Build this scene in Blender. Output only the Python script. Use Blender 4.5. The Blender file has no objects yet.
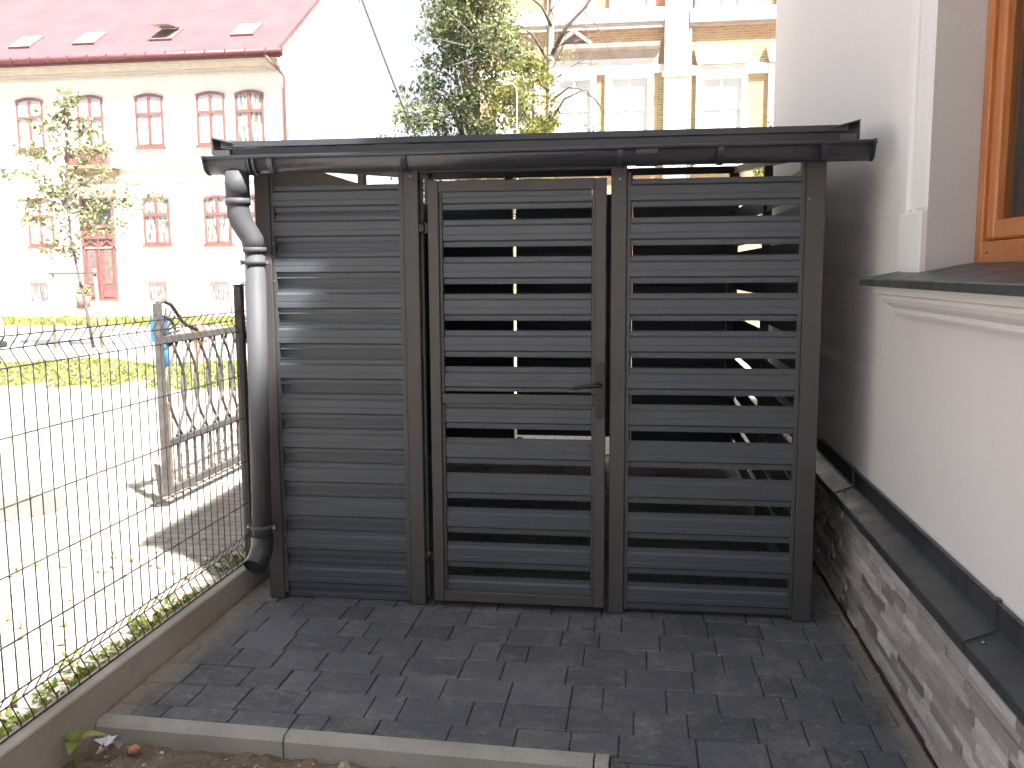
import bpy, math, random
from mathutils import Vector, Matrix
R = math.radians
PI = math.pi
sc = bpy.context.scene
col = sc.collection
rnd = random.Random(7)

# ------------------------------------------------------------------ mesh builder
class MB:
    def __init__(s):
        s.v = []; s.f = []; s.t = []; s.sm = []; s.mi = []
    def face(s, idx, tone=0.5, smooth=False, mi=0):
        s.f.append(tuple(idx)); s.t.append(tone); s.sm.append(smooth); s.mi.append(mi)
    def verts(s, pts):
        b = len(s.v); s.v.extend([tuple(p) for p in pts]); return b
    def box(s, x0, x1, y0, y1, z0, z1, tone=0.5, bev=0.0, mi=0, M=None):
        if x0 > x1: x0, x1 = x1, x0
        if y0 > y1: y0, y1 = y1, y0
        if z0 > z1: z0, z1 = z1, z0
        b = min(bev, (x1-x0)*.45, (y1-y0)*.45, (z1-z0)*.45)
        if b <= 0:
            P = [(x, y, z) for z in (z0, z1) for (x, y) in ((x0, y0), (x1, y0), (x1, y1), (x0, y1))]
            if M: P = [M @ Vector(p) for p in P]
            o = s.verts(P)
            for q in ((3, 2, 1, 0), (4, 5, 6, 7), (0, 1, 5, 4), (1, 2, 6, 5), (2, 3, 7, 6), (3, 0, 4, 7)):
                s.face([o+i for i in q], tone, False, mi)
            return
        # bevelled box: 24 verts
        c = ((x0+x1)/2, (y0+y1)/2, (z0+z1)/2); h = ((x1-x0)/2, (y1-y0)/2, (z1-z0)/2)
        idx = {}
        P = []
        for sx in (-1, 1):
            for sy in (-1, 1):
                for sz in (-1, 1):
                    for a in range(3):
                        p = [c[0]+sx*(h[0]-b), c[1]+sy*(h[1]-b), c[2]+sz*(h[2]-b)]
                        p[a] = c[a] + (sx, sy, sz)[a]*h[a]
                        idx[(sx, sy, sz, a)] = len(P); P.append(p)
        if M: P = [M @ Vector(p) for p in P]
        o = s.verts(P)
        def F(keys, n):
            ids = [o+idx[k] for k in keys]
            p = [Vector(s.v[i]) for i in ids]
            nn = (p[1]-p[0]).cross(p[2]-p[1])
            d = Vector(n)
            if M: d = M.to_3x3() @ d
            if nn.dot(d) < 0: ids.reverse()
            s.face(ids, tone, False, mi)
        S = (-1, 1)
        for a in range(3):
            u, w = [(1, 2), (2, 0), (0, 1)][a]
            for sg in S:
                ks = []
                for (su, sw) in ((-1, -1), (1, -1), (1, 1), (-1, 1)):
                    k = [0, 0, 0]; k[a] = sg; k[u] = su; k[w] = sw
                    ks.append((k[0], k[1], k[2], a))
                n = [0, 0, 0]; n[a] = sg
                F(ks, n)
            # edges parallel to a
            for su in S:
                for sw in S:
                    k1 = [0]*3; k2 = [0]*3
                    k1[a] = -1; k2[a] = 1
                    for k in (k1, k2): k[u] = su; k[w] = sw
                    n = [0, 0, 0]; n[u] = su; n[w] = sw
                    F([(*k1, u), (*k2, u), (*k2, w), (*k1, w)], n)
        for sx in S:
            for sy in S:
                for sz in S:
                    F([(sx, sy, sz, 0), (sx, sy, sz, 1), (sx, sy, sz, 2)], (sx, sy, sz))
    def prof_x(s, pts, x0, x1, tone=0.5, caps=True, smooth=False, mi=0):
        """closed profile of (y,z) extruded along X"""
        n = len(pts)
        a = s.verts([(x0, y, z) for y, z in pts]); b = s.verts([(x1, y, z) for y, z in pts])
        for i in range(n):
            j = (i+1) % n
            s.face((a+i, a+j, b+j, b+i), tone, smooth, mi)
        if caps:
            s.face([a+i for i in reversed(range(n))], tone, False, mi); s.face([b+i for i in range(n)], tone, False, mi)
    def prof_y(s, pts, y0, y1, tone=0.5, caps=True, smooth=False, mi=0):
        """closed profile of (x,z) extruded along Y"""
        n = len(pts)
        a = s.verts([(x, y0, z) for x, z in pts]); b = s.verts([(x, y1, z) for x, z in pts])
        for i in range(n):
            j = (i+1) % n
            s.face((a+i, b+i, b+j, a+j), tone, smooth, mi)
        if caps:
            s.face([a+i for i in range(n)], tone, False, mi); s.face([b+i for i in reversed(range(n))], tone, False, mi)
    def tube(s, path, r, n=8, tone=0.5, caps=True, smooth=True, mi=0, hollow=0):
        path = [Vector(p) for p in path]
        rs = r if isinstance(r, (list, tuple)) else [r]*len(path)
        rings = []
        up = None
        for i, p in enumerate(path):
            if i == 0: d = path[1]-path[0]
            elif i == len(path)-1: d = path[-1]-path[-2]
            else: d = (path[i+1]-p).normalized()+(p-path[i-1]).normalized()
            if d.length < 1e-9: d = Vector((0, 0, 1))
            d.normalize()
            if up is None:
                up = Vector((0, 0, 1)) if abs(d.z) < .9 else Vector((1, 0, 0))
            u = d.cross(up)
            if u.length < 1e-4: u = d.cross(Vector((0, 1, 0)))
            u.normalize(); w = u.cross(d).normalized(); up = w
            rings.append(s.verts([p+(u*math.cos(2*PI*k/n)+w*math.sin(2*PI*k/n))*rs[i] for k in range(n)]))
        for i in range(len(rings)-1):
            a, b = rings[i], rings[i+1]
            for k in range(n):
                l = (k+1) % n
                s.face((a+k, b+k, b+l, a+l), tone, smooth, mi)
        if caps:
            s.face([rings[0]+k for k in range(n)], tone, False, mi)
            s.face([rings[-1]+k for k in reversed(range(n))], tone, False, mi)
    def bar(s, a, b, w, h, tone=0.5, mi=0, up=(0, 0, 1)):
        a = Vector(a); b = Vector(b); d = (b-a).normalized(); u = d.cross(Vector(up))
        if u.length < 1e-4: u = d.cross(Vector((0, 1, 0)))
        u.normalize(); w2 = u.cross(d)
        P = []
        for p in (a, b):
            for (i, j) in ((-1, -1), (1, -1), (1, 1), (-1, 1)):
                P.append(p+u*i*w/2+w2*j*h/2)
        o = s.verts(P)
        for q in ((0, 1, 2, 3), (7, 6, 5, 4), (4, 5, 1, 0), (5, 6, 2, 1), (6, 7, 3, 2), (7, 4, 0, 3)):
            s.face([o+i for i in q], tone, False, mi)
    def quad(s, a, b, c, d, tone=0.5, mi=0):
        o = s.verts([a, b, c, d]); s.face((o, o+1, o+2, o+3), tone, False, mi)
    def leaf(s, p, d, n, L, W, tone=0.5, fold=0.15, mi=0):
        p = Vector(p); d = Vector(d).normalized(); n = Vector(n); u = d.cross(n)
        if u.length < 1e-3: u = d.cross(Vector((.3, .5, .8)))
        u.normalize(); n = u.cross(d)
        o = s.verts([p, p+d*L*.45+u*W*.5+n*fold*W, p+d*L, p+d*L*.45-u*W*.5+n*fold*W])
        s.face((o, o+1, o+2), tone, False, mi); s.face((o, o+2, o+3), tone, False, mi)
    def build(s, name, mats, parent=None, bump=None):
        me = bpy.data.meshes.new(name)
        me.from_pydata(s.v, [], s.f); me.update()
        at = me.attributes.new('tone', 'FLOAT', 'FACE')
        at.data.foreach_set('value', s.t)
        me.polygons.foreach_set('use_smooth', s.sm)
        if not isinstance(mats, (list, tuple)): mats = [mats]
        for m in mats: me.materials.append(m)
        me.polygons.foreach_set('material_index', s.mi)
        o = bpy.data.objects.new(name, me); col.objects.link(o)
        if parent:
            o.parent = parent
            if parent.type == 'EMPTY': o.location = -parent.location
        return o

def tag(o, label=None, cat=None, group=None, kind=None):
    if label: o['label'] = label
    if cat: o['category'] = cat
    if group: o['group'] = group
    if kind: o['kind'] = kind
    return o
def thing(name, loc, label, cat, group=None):
    o = bpy.data.objects.new(name, None); col.objects.link(o); o.location = loc
    o.empty_display_size = .1
    return tag(o, label, cat, group)

# ------------------------------------------------------------------ materials
def nodes(name):
    m = bpy.data.materials.new(name); m.use_nodes = True
    nt = m.node_tree; b = nt.nodes['Principled BSDF']
    return m, nt, b
def N(nt, t, **k):
    n = nt.nodes.new(t)
    for a, v in k.items(): setattr(n, a, v)
    return n
def rgb(c): return (c[0], c[1], c[2], 1)
def mixc(nt, fac, a, b, mode='MIX'):
    m = N(nt, 'ShaderNodeMix', data_type='RGBA', blend_type=mode)
    for s, v in ((m.inputs[0], fac), (m.inputs[6], a), (m.inputs[7], b)):
        if hasattr(v, 'links') or hasattr(v, 'is_linked'): nt.links.new(v, s)
        elif isinstance(v, (tuple, list)): s.default_value = rgb(v)
        else: s.default_value = v
    return m.outputs[2]
def noise(nt, scale, detail=5, rough=.55, vec=None, stretch=None):
    tc = N(nt, 'ShaderNodeTexCoord'); n = N(nt, 'ShaderNodeTexNoise')
    n.inputs['Scale'].default_value = scale; n.inputs['Detail'].default_value = detail; n.inputs['Roughness'].default_value = rough
    if stretch:
        mp = N(nt, 'ShaderNodeMapping'); mp.inputs['Scale'].default_value = stretch
        nt.links.new(tc.outputs['Object'], mp.inputs[0]); nt.links.new(mp.outputs[0], n.inputs['Vector'])
    else: nt.links.new(tc.outputs['Object'], n.inputs['Vector'])
    return n.outputs['Fac']
def ramp(nt, fac, lo, hi, a=0., b=1.):
    r = N(nt, 'ShaderNodeMapRange'); r.inputs[1].default_value = lo; r.inputs[2].default_value = hi
    r.inputs[3].default_value = a; r.inputs[4].default_value = b
    nt.links.new(fac, r.inputs[0]); return r.outputs[0]
def attr(nt):
    a = N(nt, 'ShaderNodeAttribute'); a.attribute_name = 'tone'; return a.outputs['Fac']
def addbump(nt, b, h, strength, dist):
    bp = N(nt, 'ShaderNodeBump'); bp.inputs['Strength'].default_value = strength; bp.inputs['Distance'].default_value = dist
    nt.links.new(h, bp.inputs['Height']); nt.links.new(bp.outputs[0], b.inputs['Normal'])
def pmat(name, c1, c2, scale=8, rough=.6, metal=0, bump=0, bscale=60, bdist=.002, tonec=None, lo=.35, hi=.65, spec=.5, stretch=None, rvar=0):
    m, nt, b = nodes(name)
    f = ramp(nt, noise(nt, scale, stretch=stretch), lo, hi)
    c = mixc(nt, f, c1, c2)
    if tonec is not None:
        c = mixc(nt, attr(nt), c, tonec)
    nt.links.new(c, b.inputs['Base Color'])
    b.inputs['Roughness'].default_value = rough; b.inputs['Metallic'].default_value = metal
    b.inputs['Specular IOR Level'].default_value = spec
    if rvar: nt.links.new(ramp(nt, noise(nt, scale*2.3), .3, .7, rough-rvar, rough+rvar), b.inputs['Roughness'])
    if bump: addbump(nt, b, noise(nt, bscale, 4), bump, bdist)
    return m

M = {}
M['post'] = pmat('anthracite_post_paint', (.054, .051, .049), (.062, .058, .056), 4, .48)
M['slat'] = pmat('ribbed_sheet_paint', (.056, .064, .077), (.064, .073, .086), 1.5, .42)
M['gutter'] = pmat('gutter_coating', (.030, .032, .040), (.034, .037, .045), 2, .30)
M['pipe'] = pmat('downpipe_coating', (.060, .062, .070), (.072, .073, .082), 5, .62, spec=.3)
M['dark'] = pmat('black_joint', (.012, .012, .012), (.02, .02, .02), 20, .7)
M['handle'] = pmat('dark_handle_metal', (.006, .0055, .005), (.012, .011, .010), 30, .35)
M['zinc'] = pmat('zinc_fixing', (.35, .35, .36), (.5, .5, .5), 80, .35, metal=.9)
M['flash'] = pmat('anthracite_flashing', (.033, .036, .04), (.052, .055, .058), 5, .42, bump=.08, bscale=60, bdist=.001, rvar=.1)
M['roof_sheet'] = M['slat']
# render wall
def wallmat(name, a, b_, bump=.3):
    m, nt, b = nodes(name)
    c = mixc(nt, ramp(nt, noise(nt, 1.3, 6), .3, .7), a, b_)
    c = mixc(nt, ramp(nt, noise(nt, 260, 3), .35, .65, 0, .35), c, tuple(x*.82 for x in a))
    nt.links.new(c, b.inputs['Base Color']); b.inputs['Roughness'].default_value = .9
    addbump(nt, b, noise(nt, 330, 3), bump, .0012)
    return m
M['stucco'] = wallmat('fine_render_pinkish_white', (.84, .775, .75), (.87, .81, .79))
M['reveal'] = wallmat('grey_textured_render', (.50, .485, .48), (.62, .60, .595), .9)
M['trimwhite'] = wallmat('smooth_white_trim', (.85, .81, .79), (.88, .84, .83), .1)
M['concrete'] = None
def concretemat(name, a, b_, stain):
    m, nt, b = nodes(name)
    c = mixc(nt, ramp(nt, noise(nt, 3.2, 8, .65), .35, .68), a, b_)
    c = mixc(nt, ramp(nt, noise(nt, 1.1, 6, .6, stretch=(1, 1, 3)), .48, .72), c, stain)
    c = mixc(nt, ramp(nt, noise(nt, 120, 3), .6, .75, 0, .4), c, tuple(x*.6 for x in a))
    nt.links.new(c, b.inputs['Base Color']); b.inputs['Roughness'].default_value = .92
    addbump(nt, b, noise(nt, 90, 6, .7), .5, .003)
    return m
M['concrete'] = concretemat('weathered_kerb_concrete', (.27, .26, .24), (.38, .365, .335), (.21, .18, .145))
M['plinth'] = concretemat('fence_base_concrete', (.34, .305, .265), (.44, .40, .355), (.26, .21, .165))
# pavers
def pavermat():
    m, nt, b = nodes('anthracite_concrete_pavers')
    tc = N(nt, 'ShaderNodeTexCoord'); sp = N(nt, 'ShaderNodeSeparateXYZ'); nt.links.new(tc.outputs['Object'], sp.inputs[0])
    base = mixc(nt, attr(nt), (.046, .052, .068), (.120, .128, .152))
    base = mixc(nt, ramp(nt, noise(nt, 25, 8, .7), .3, .75, 0, .8), base, (.105, .107, .112))
    # pale efflorescence / sand stains
    st = ramp(nt, noise(nt, 3.4, 12, .82), .50, .70, 0, .55)
    base = mixc(nt, st, base, (.27, .255, .23))
    st2 = ramp(nt, noise(nt, 11, 14, .86), .54, .60, 0, .6)
    base = mixc(nt, st2, base, (.23, .225, .22))
    st3 = ramp(nt, noise(nt, 19, 10, .8), .56, .62, 0, .5)
    base = mixc(nt, st3, base, (.040, .041, .050))
    st4 = ramp(nt, noise(nt, 42, 12, .85), .57, .60, 0, .55)
    base = mixc(nt, st4, base, (.27, .255, .23))
    # sand gathered next to the fence plinth and near the house
    d = N(nt, 'ShaderNodeMath', operation='MULTIPLY_ADD'); d.inputs[1].default_value = .22; 
    nz = noise(nt, 9, 8, .7); nt.links.new(nz, d.inputs[0]); nt.links.new(sp.outputs[0], d.inputs[2])
    sand = ramp(nt, d.outputs[0], -.71, -.58, 1, 0)
    # only in front of the shelter
    sand2 = ramp(nt, noise(nt, 120, 8, .8), .40, .55, .35, 1.)
    mm = N(nt, 'ShaderNodeMath', operation='MULTIPLY'); nt.links.new(sand, mm.inputs[0]); nt.links.new(sand2, mm.inputs[1])
    base = mixc(nt, mm.outputs[0], base, (.33, .28, .215))
    d2 = N(nt, 'ShaderNodeMath', operation='MULTIPLY_ADD'); d2.inputs[1].default_value = -.12
    nt.links.new(nz, d2.inputs[0]); nt.links.new(sp.outputs[0], d2.inputs[2])
    s3 = ramp(nt, d2.outputs[0], 1.90, 1.98, 0, .8)
    base = mixc(nt, s3, base, (.30, .25, .19))
    wsp = ramp(nt, noise(nt, 70, 2), .73, .76, 0, .6)
    base = mixc(nt, wsp, base, (.42, .40, .36))
    nt.links.new(base, b.inputs['Base Color'])
    nt.links.new(ramp(nt, noise(nt, 14, 5), .3, .7, .55, .85), b.inputs['Roughness'])
    addbump(nt, b, noise(nt, 110, 10, .8), .8, .004)
    return m
M['paver'] = pavermat()
M['sand'] = pmat('joint_sand', (.05, .045, .04), (.16, .13, .10), 14, .95, bump=.5, bscale=150, bdist=.004)
def soilmat():
    m, nt, b = nodes('brown_crumbly_soil')
    c = mixc(nt, ramp(nt, noise(nt, 9, 9, .7), .35, .65), (.15, .11, .078), (.30, .235, .17))
    c = mixc(nt, ramp(nt, noise(nt, 60, 6, .7), .5, .7), c, (.30, .25, .19))
    c = mixc(nt, ramp(nt, noise(nt, 28, 3), .66, .74, 0, .7), c, (.38, .34, .28))
    nt.links.new(c, b.inputs['Base Color']); b.inputs['Roughness'].default_value = 1
    addbump(nt, b, noise(nt, 55, 10, .75), 1, .02)
    return m
M['soil'] = soilmat()
# street paving: pale blocks
def streetmat():
    m, nt, b = nodes('pale_street_paving')
    tc = N(nt, 'ShaderNodeTexCoord')
    br = N(nt, 'ShaderNodeTexBrick'); nt.links.new(tc.outputs['Object'], br.inputs['Vector'])
    br.inputs['Scale'].default_value = 1; br.inputs['Brick Width'].default_value = .2; br.inputs['Row Height'].default_value = .1
    br.inputs['Mortar Size'].default_value = .0045; br.inputs['Color1'].default_value = rgb((.33, .29, .25)); br.inputs['Color2'].default_value = rgb((.40, .355, .31))
    br.inputs['Mortar'].default_value = rgb((.13, .11, .09))
    c = mixc(nt, ramp(nt, noise(nt, 1.4, 8, .7), .5, .75, 0, .6), br.outputs['Color'], (.27, .24, .20))
    c = mixc(nt, ramp(nt, noise(nt, 6, 6, .75), .66, .74, 0, .75), c, (.12, .15, .05))
    nt.links.new(c, b.inputs['Base Color']); b.inputs['Roughness'].default_value = .9
    addbump(nt, b, noise(nt, 80, 5), .3, .003)
    return m
M['street'] = streetmat()
M['road'] = pmat('pale_road', (.34, .325, .31), (.40, .385, .37), 2, .9, bump=.3, bscale=60)
M['ground'] = pmat('yard_ground', (.30, .27, .24), (.36, .33, .30), 2, .95, bump=.3)
# cladding
def cladmat():
    m, nt, b = nodes('split_stone_slips')
    a = attr(nt)
    cr = N(nt, 'ShaderNodeValToRGB'); nt.links.new(a, cr.inputs[0])
    e = cr.color_ramp.elements; e[0].position = 0; e[0].color = rgb((.17, .145, .135)); e[1].position = 1; e[1].color = rgb((.70, .645, .61))
    x = e.new(.35); x.color = rgb((.37, .32, .30)); x = e.new(.7); x.color = rgb((.55, .495, .465))
    c = mixc(nt, ramp(nt, noise(nt, 16, 9, .75, stretch=(1, .35, 1.6)), .45, .7, 0, .6), cr.outputs[0], (.23, .195, .18))
    c = mixc(nt, ramp(nt, noise(nt, 60, 6, .7), .58, .72, 0, .5), c, (.62, .58, .55))
    nt.links.new(c, b.inputs['Base Color']); b.inputs['Roughness'].default_value = .85
    addbump(nt, b, noise(nt, 70, 9, .75), .8, .004)
    return m
M['clad'] = cladmat()
# wood
def woodmat():
    m, nt, b = nodes('orange_brown_wood_frame')
    f = noise(nt, 22, 6, .6, stretch=(3, 3, .18))
    c = mixc(nt, ramp(nt, f, .3, .7), (.34, .105, .028), (.50, .185, .055))
    nt.links.new(c, b.inputs['Base Color']); b.inputs['Roughness'].default_value = .35
    addbump(nt, b, f, .12, .001)
    return m
M['wood'] = woodmat()
def glassmat(name, tint=(.9, .95, .93), rough=.02):
    m, nt, b = nodes(name)
    b.inputs['Base Color'].default_value = rgb(tint); b.inputs['Transmission Weight'].default_value = 1
    b.inputs['Roughness'].default_value = rough; b.inputs['IOR'].default_value = 1.1
    g = N(nt, 'ShaderNodeBsdfGlossy'); g.inputs['Roughness'].default_value = .02
    t = N(nt, 'ShaderNodeBsdfTransparent'); t.inputs[0].default_value = rgb(tint)
    fr = N(nt, 'ShaderNodeFresnel'); fr.inputs[0].default_value = 1.5
    mx = N(nt, 'ShaderNodeMixShader'); nt.links.new(fr.outputs[0], mx.inputs[0]); nt.links.new(t.outputs[0], mx.inputs[1]); nt.links.new(g.outputs[0], mx.inputs[2])
    nt.links.new(mx.outputs[0], nt.nodes['Material Output'].inputs[0])
    return m
M['glass'] = glassmat('window_glass')
M['curtain'] = pmat('grey_green_curtain', (.34, .37, .34), (.46, .48, .45), 6, .9, stretch=(1, 12, .3))
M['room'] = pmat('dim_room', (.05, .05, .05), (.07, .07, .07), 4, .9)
M['wire'] = pmat('dark_fence_wire', (.022, .020, .020), (.034, .031, .03), 40, .45)
M['gate'] = pmat('weathered_grey_gate_paint', (.055, .05, .047), (.09, .082, .077), 18, .7, bump=.4, bscale=120, bdist=.001)
M['rust'] = pmat('rusty_gate_paint', (.15, .095, .07), (.20, .15, .12), 25, .85, bump=.4, bscale=120)
def leafmat(name, a, b_, rough=.55, trans=.35):
    m, nt, b = nodes(name)
    c = mixc(nt, attr(nt), a, b_)
    nt.links.new(c, b.inputs['Base Color']); b.inputs['Roughness'].default_value = rough
    b.inputs['Specular IOR Level'].default_value = .3
    tl = N(nt, 'ShaderNodeBsdfTranslucent'); nt.links.new(c, tl.inputs[0])
    mx = N(nt, 'ShaderNodeMixShader'); mx.inputs[0].default_value = trans
    nt.links.new(b.outputs[0], mx.inputs[1]); nt.links.new(tl.outputs[0], mx.inputs[2])
    nt.links.new(mx.outputs[0], nt.nodes['Material Output'].inputs[0])
    return m
M['leaf'] = leafmat('mixed_green_leaves', (.03, .052, .026), (.29, .32, .15))
M['leaf_yellow'] = leafmat('yellow_green_leaves', (.09, .105, .025), (.28, .27, .075))
M['leaf_young'] = leafmat('pale_young_leaves', (.12, .13, .055), (.42, .41, .25))
M['weed'] = leafmat('weed_leaves', (.05, .09, .018), (.24, .27, .05))
M['seedling'] = leafmat('broad_seedling_leaves', (.16, .24, .05), (.42, .44, .14), .4)
M['grass'] = leafmat('sunlit_grass', (.15, .17, .05), (.34, .35, .13))
M['bark'] = pmat('brown_bark', (.10, .075, .055), (.20, .16, .13), 20, .9, bump=.8, bscale=60, bdist=.01)
M['birch'] = pmat('pale_bark', (.34, .31, .28), (.18, .16, .15), 7, .8, lo=.5, hi=.8, bump=.3)
M['twig'] = pmat('dark_twig_bark', (.09, .07, .06), (.15, .12, .105), 14, .9)
M['stake'] = pmat('pale_stake_wood', (.30, .25, .18), (.38, .33, .25), 12, .8)
M['facade'] = pmat('white_facade_render', (.79, .765, .76), (.85, .83, .83), 3, .9)
M['facade_band'] = pmat('cream_moulding', (.55, .48, .41), (.62, .56, .50), 3, .9)  # even cream, darker than the facade render, for bands and steps
M['redframe'] = pmat('pinkish_red_window_paint', (.17, .082, .075), (.21, .105, .098), 8, .5)
M['redroof'] = pmat('pinkish_red_roof_paint', (.150, .060, .068), (.172, .074, .082), .8, .9, bump=.2, bscale=8, bdist=.02)
M['redgutter'] = pmat('dark_red_gutter', (.11, .035, .04), (.14, .05, .055), 5, .5)
M['orangeroof'] = pmat('orange_tile_roof', (.30, .11, .05), (.36, .16, .09), 3, .8)
M['pane'] = pmat('bright_window_pane', (.52, .52, .58), (.66, .66, .70), .7, .15)
M['panedark'] = pmat('curtained_window_pane', (.12, .13, .12), (.55, .55, .55), 6, .2, stretch=(1.6, 1, .35), lo=.42, hi=.62)
M['paneblue'] = pmat('pale_blue_pane', (.22, .25, .40), (.30, .34, .48), 1, .2)
M['grille'] = pmat('basement_window_grid', (.14, .10, .09), (.2, .15, .14), 6, .7)
M['tan'] = pmat('tan_balcony_underside', (.25, .19, .12), (.32, .25, .17), 6, .8)
M['greytext'] = pmat('pale_grey_numeral', (.22, .25, .23), (.27, .29, .27), 6, .7)
M['white'] = pmat('brick_house_white_trim', (.66, .63, .62), (.76, .74, .73), 2, .85)
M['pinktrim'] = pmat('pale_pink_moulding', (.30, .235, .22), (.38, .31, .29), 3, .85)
def brickmat():
    m, nt, b = nodes('yellow_red_facade_brick')
    tc = N(nt, 'ShaderNodeTexCoord'); mp = N(nt, 'ShaderNodeMapping'); mp.inputs['Rotation'].default_value = (R(90), 0, 0)
    nt.links.new(tc.outputs['Object'], mp.inputs[0])
    br = N(nt, 'ShaderNodeTexBrick'); nt.links.new(mp.outputs[0], br.inputs['Vector'])
    br.inputs['Scale'].default_value = 1; br.inputs['Brick Width'].default_value = .27; br.inputs['Row Height'].default_value = .085
    br.inputs['Mortar Size'].default_value = .012; br.inputs['Color1'].default_value = rgb((.27, .20, .10)); br.inputs['Color2'].default_value = rgb((.38, .29, .16))
    br.inputs['Mortar'].default_value = rgb((.45, .36, .27))
    c = mixc(nt, ramp(nt, noise(nt, .5, 5), .45, .62), br.outputs['Color'], (.40, .20, .14))
    c = mixc(nt, .7, br.outputs['Color'], c)
    nt.links.new(c, b.inputs['Base Color']); b.inputs['Roughness'].default_value = .9
    return m
M['brick'] = brickmat()
M['blue'] = pmat('bright_blue_sign_paint', (.02, .16, .45), (.03, .2, .52), 6, .5)
M['hydrant'] = pmat('faded_red_hydrant_paint', (.38, .14, .11), (.45, .2, .16), 12, .5)
M['carwhite'] = pmat('white_car_paint', (.85, .82, .82), (.9, .87, .87), 2, .25)
M['tyre'] = pmat('tyre_rubber', (.03, .03, .03), (.05, .05, .05), 20, .8)
M['carglass'] = pmat('dark_car_glass', (.04, .045, .05), (.06, .065, .07), 2, .08)
M['carlight'] = pmat('red_tail_light', (.5, .06, .05), (.6, .1, .08), 5, .2)
M['rim'] = pmat('grey_wheel_rim', (.4, .4, .4), (.5, .5, .5), 9, .35, metal=.6)
M['manhole'] = pmat('rusty_manhole_iron', (.12, .095, .085), (.17, .14, .125), 20, .7, bump=.6, bscale=60, bdist=.005)
M['lamppost'] = pmat('pale_lamp_paint', (.5, .5, .5), (.6, .6, .6), 4, .5)
M['cable'] = M['wire']
M['brickbit'] = pmat('broken_red_brick', (.34, .14, .09), (.5, .26, .18), 30, .95, bump=.8, bscale=60, bdist=.005)
M['scrap'] = pmat('whitish_plastic_film', (.62, .60, .66), (.8, .78, .82), 30, .45)
M['pebble'] = pmat('pale_pebble', (.34, .29, .23), (.50, .44, .37), 30, .9, tonec=(.20, .15, .11), bump=.5)
M['deadleaf'] = leafmat('dry_leaf', (.30, .17, .07), (.5, .34, .14), .7, .2)

# ------------------------------------------------------------------ camera, light, sky
cam = bpy.data.cameras.new('camera'); co = bpy.data.objects.new('camera', cam); col.objects.link(co)
f, yaw, pitch, roll = 902.27, .1392, .1248, -.0064
cy, sy, cp, sp = math.cos(yaw), math.sin(yaw), math.cos(pitch), math.sin(pitch)
fw = Vector((-sy*cp, cy*cp, -sp)); rt = Vector((cy, sy, 0)); upv = rt.cross(fw)
r2 = rt*math.cos(roll)+upv*math.sin(roll); u2 = -rt*math.sin(roll)+upv*math.cos(roll)
mw = Matrix((r2, u2, -fw)).transposed().to_4x4(); mw.translation = Vector((1.0854, -4.0924, 1.6))
co.matrix_world = mw
cam.sensor_width = 36; cam.lens = f/1024*36; cam.clip_start = .05; cam.clip_end = 600
sc.camera = co

SUN_BOOST = 21
D = Vector((-1, .92, -2.15)).normalized()
sun = bpy.data.lights.new('sun', 'SUN'); so = bpy.data.objects.new('sun', sun); col.objects.link(so)
so.rotation_euler = D.to_track_quat('-Z', 'Y').to_euler(); so.location = (5, -4, 12)
sun.energy = 5; sun.angle = R(.53); sun.color = (1, .962, .91)
w = bpy.data.worlds.new('World'); sc.world = w; w.use_nodes = True; nt = w.node_tree
bg = nt.nodes['Background']; sky = nt.nodes.new('ShaderNodeTexSky'); sky.sky_type = 'NISHITA'; sky.sun_disc = False
sky.sun_elevation = math.asin(-D.z); sky.sun_rotation = math.atan2(-D.x, -D.y); sky.air_density = 1; sky.dust_density = 3
hz = mixc(nt, .78, sky.outputs[0], (8.0, 8.1, 8.35))
# narrow glow added to the sky around the sun, acting as a second sun
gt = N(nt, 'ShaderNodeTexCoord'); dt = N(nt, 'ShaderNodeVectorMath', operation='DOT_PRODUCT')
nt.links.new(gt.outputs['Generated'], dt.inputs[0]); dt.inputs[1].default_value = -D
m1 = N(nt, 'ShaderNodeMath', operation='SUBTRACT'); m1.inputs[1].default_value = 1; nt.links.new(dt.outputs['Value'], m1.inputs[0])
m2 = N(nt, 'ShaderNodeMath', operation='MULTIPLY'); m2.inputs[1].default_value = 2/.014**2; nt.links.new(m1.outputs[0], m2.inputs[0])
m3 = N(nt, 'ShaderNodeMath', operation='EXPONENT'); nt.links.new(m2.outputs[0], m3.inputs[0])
m4 = N(nt, 'ShaderNodeMath', operation='MULTIPLY'); m4.inputs[1].default_value = SUN_BOOST/(PI*.014**2)/.15; nt.links.new(m3.outputs[0], m4.inputs[0])
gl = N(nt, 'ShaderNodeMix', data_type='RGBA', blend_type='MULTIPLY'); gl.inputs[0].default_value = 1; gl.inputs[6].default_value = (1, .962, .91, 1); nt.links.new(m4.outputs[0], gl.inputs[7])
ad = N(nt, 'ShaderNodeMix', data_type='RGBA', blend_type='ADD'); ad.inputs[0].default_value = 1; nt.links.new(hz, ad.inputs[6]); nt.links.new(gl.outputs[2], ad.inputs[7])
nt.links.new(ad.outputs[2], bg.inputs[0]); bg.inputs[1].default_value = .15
sc.view_settings.view_transform = 'Standard'; sc.view_settings.look = 'None'; sc.view_settings.exposure = 0
w.cycles.sampling_method = 'MANUAL'; w.cycles.sample_map_resolution = 2048
sc.cycles.max_bounces = 8; sc.cycles.diffuse_bounces = 5; sc.cycles.transparent_max_bounces = 12
try: sc.cycles.use_denoising = True
except Exception: pass

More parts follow.
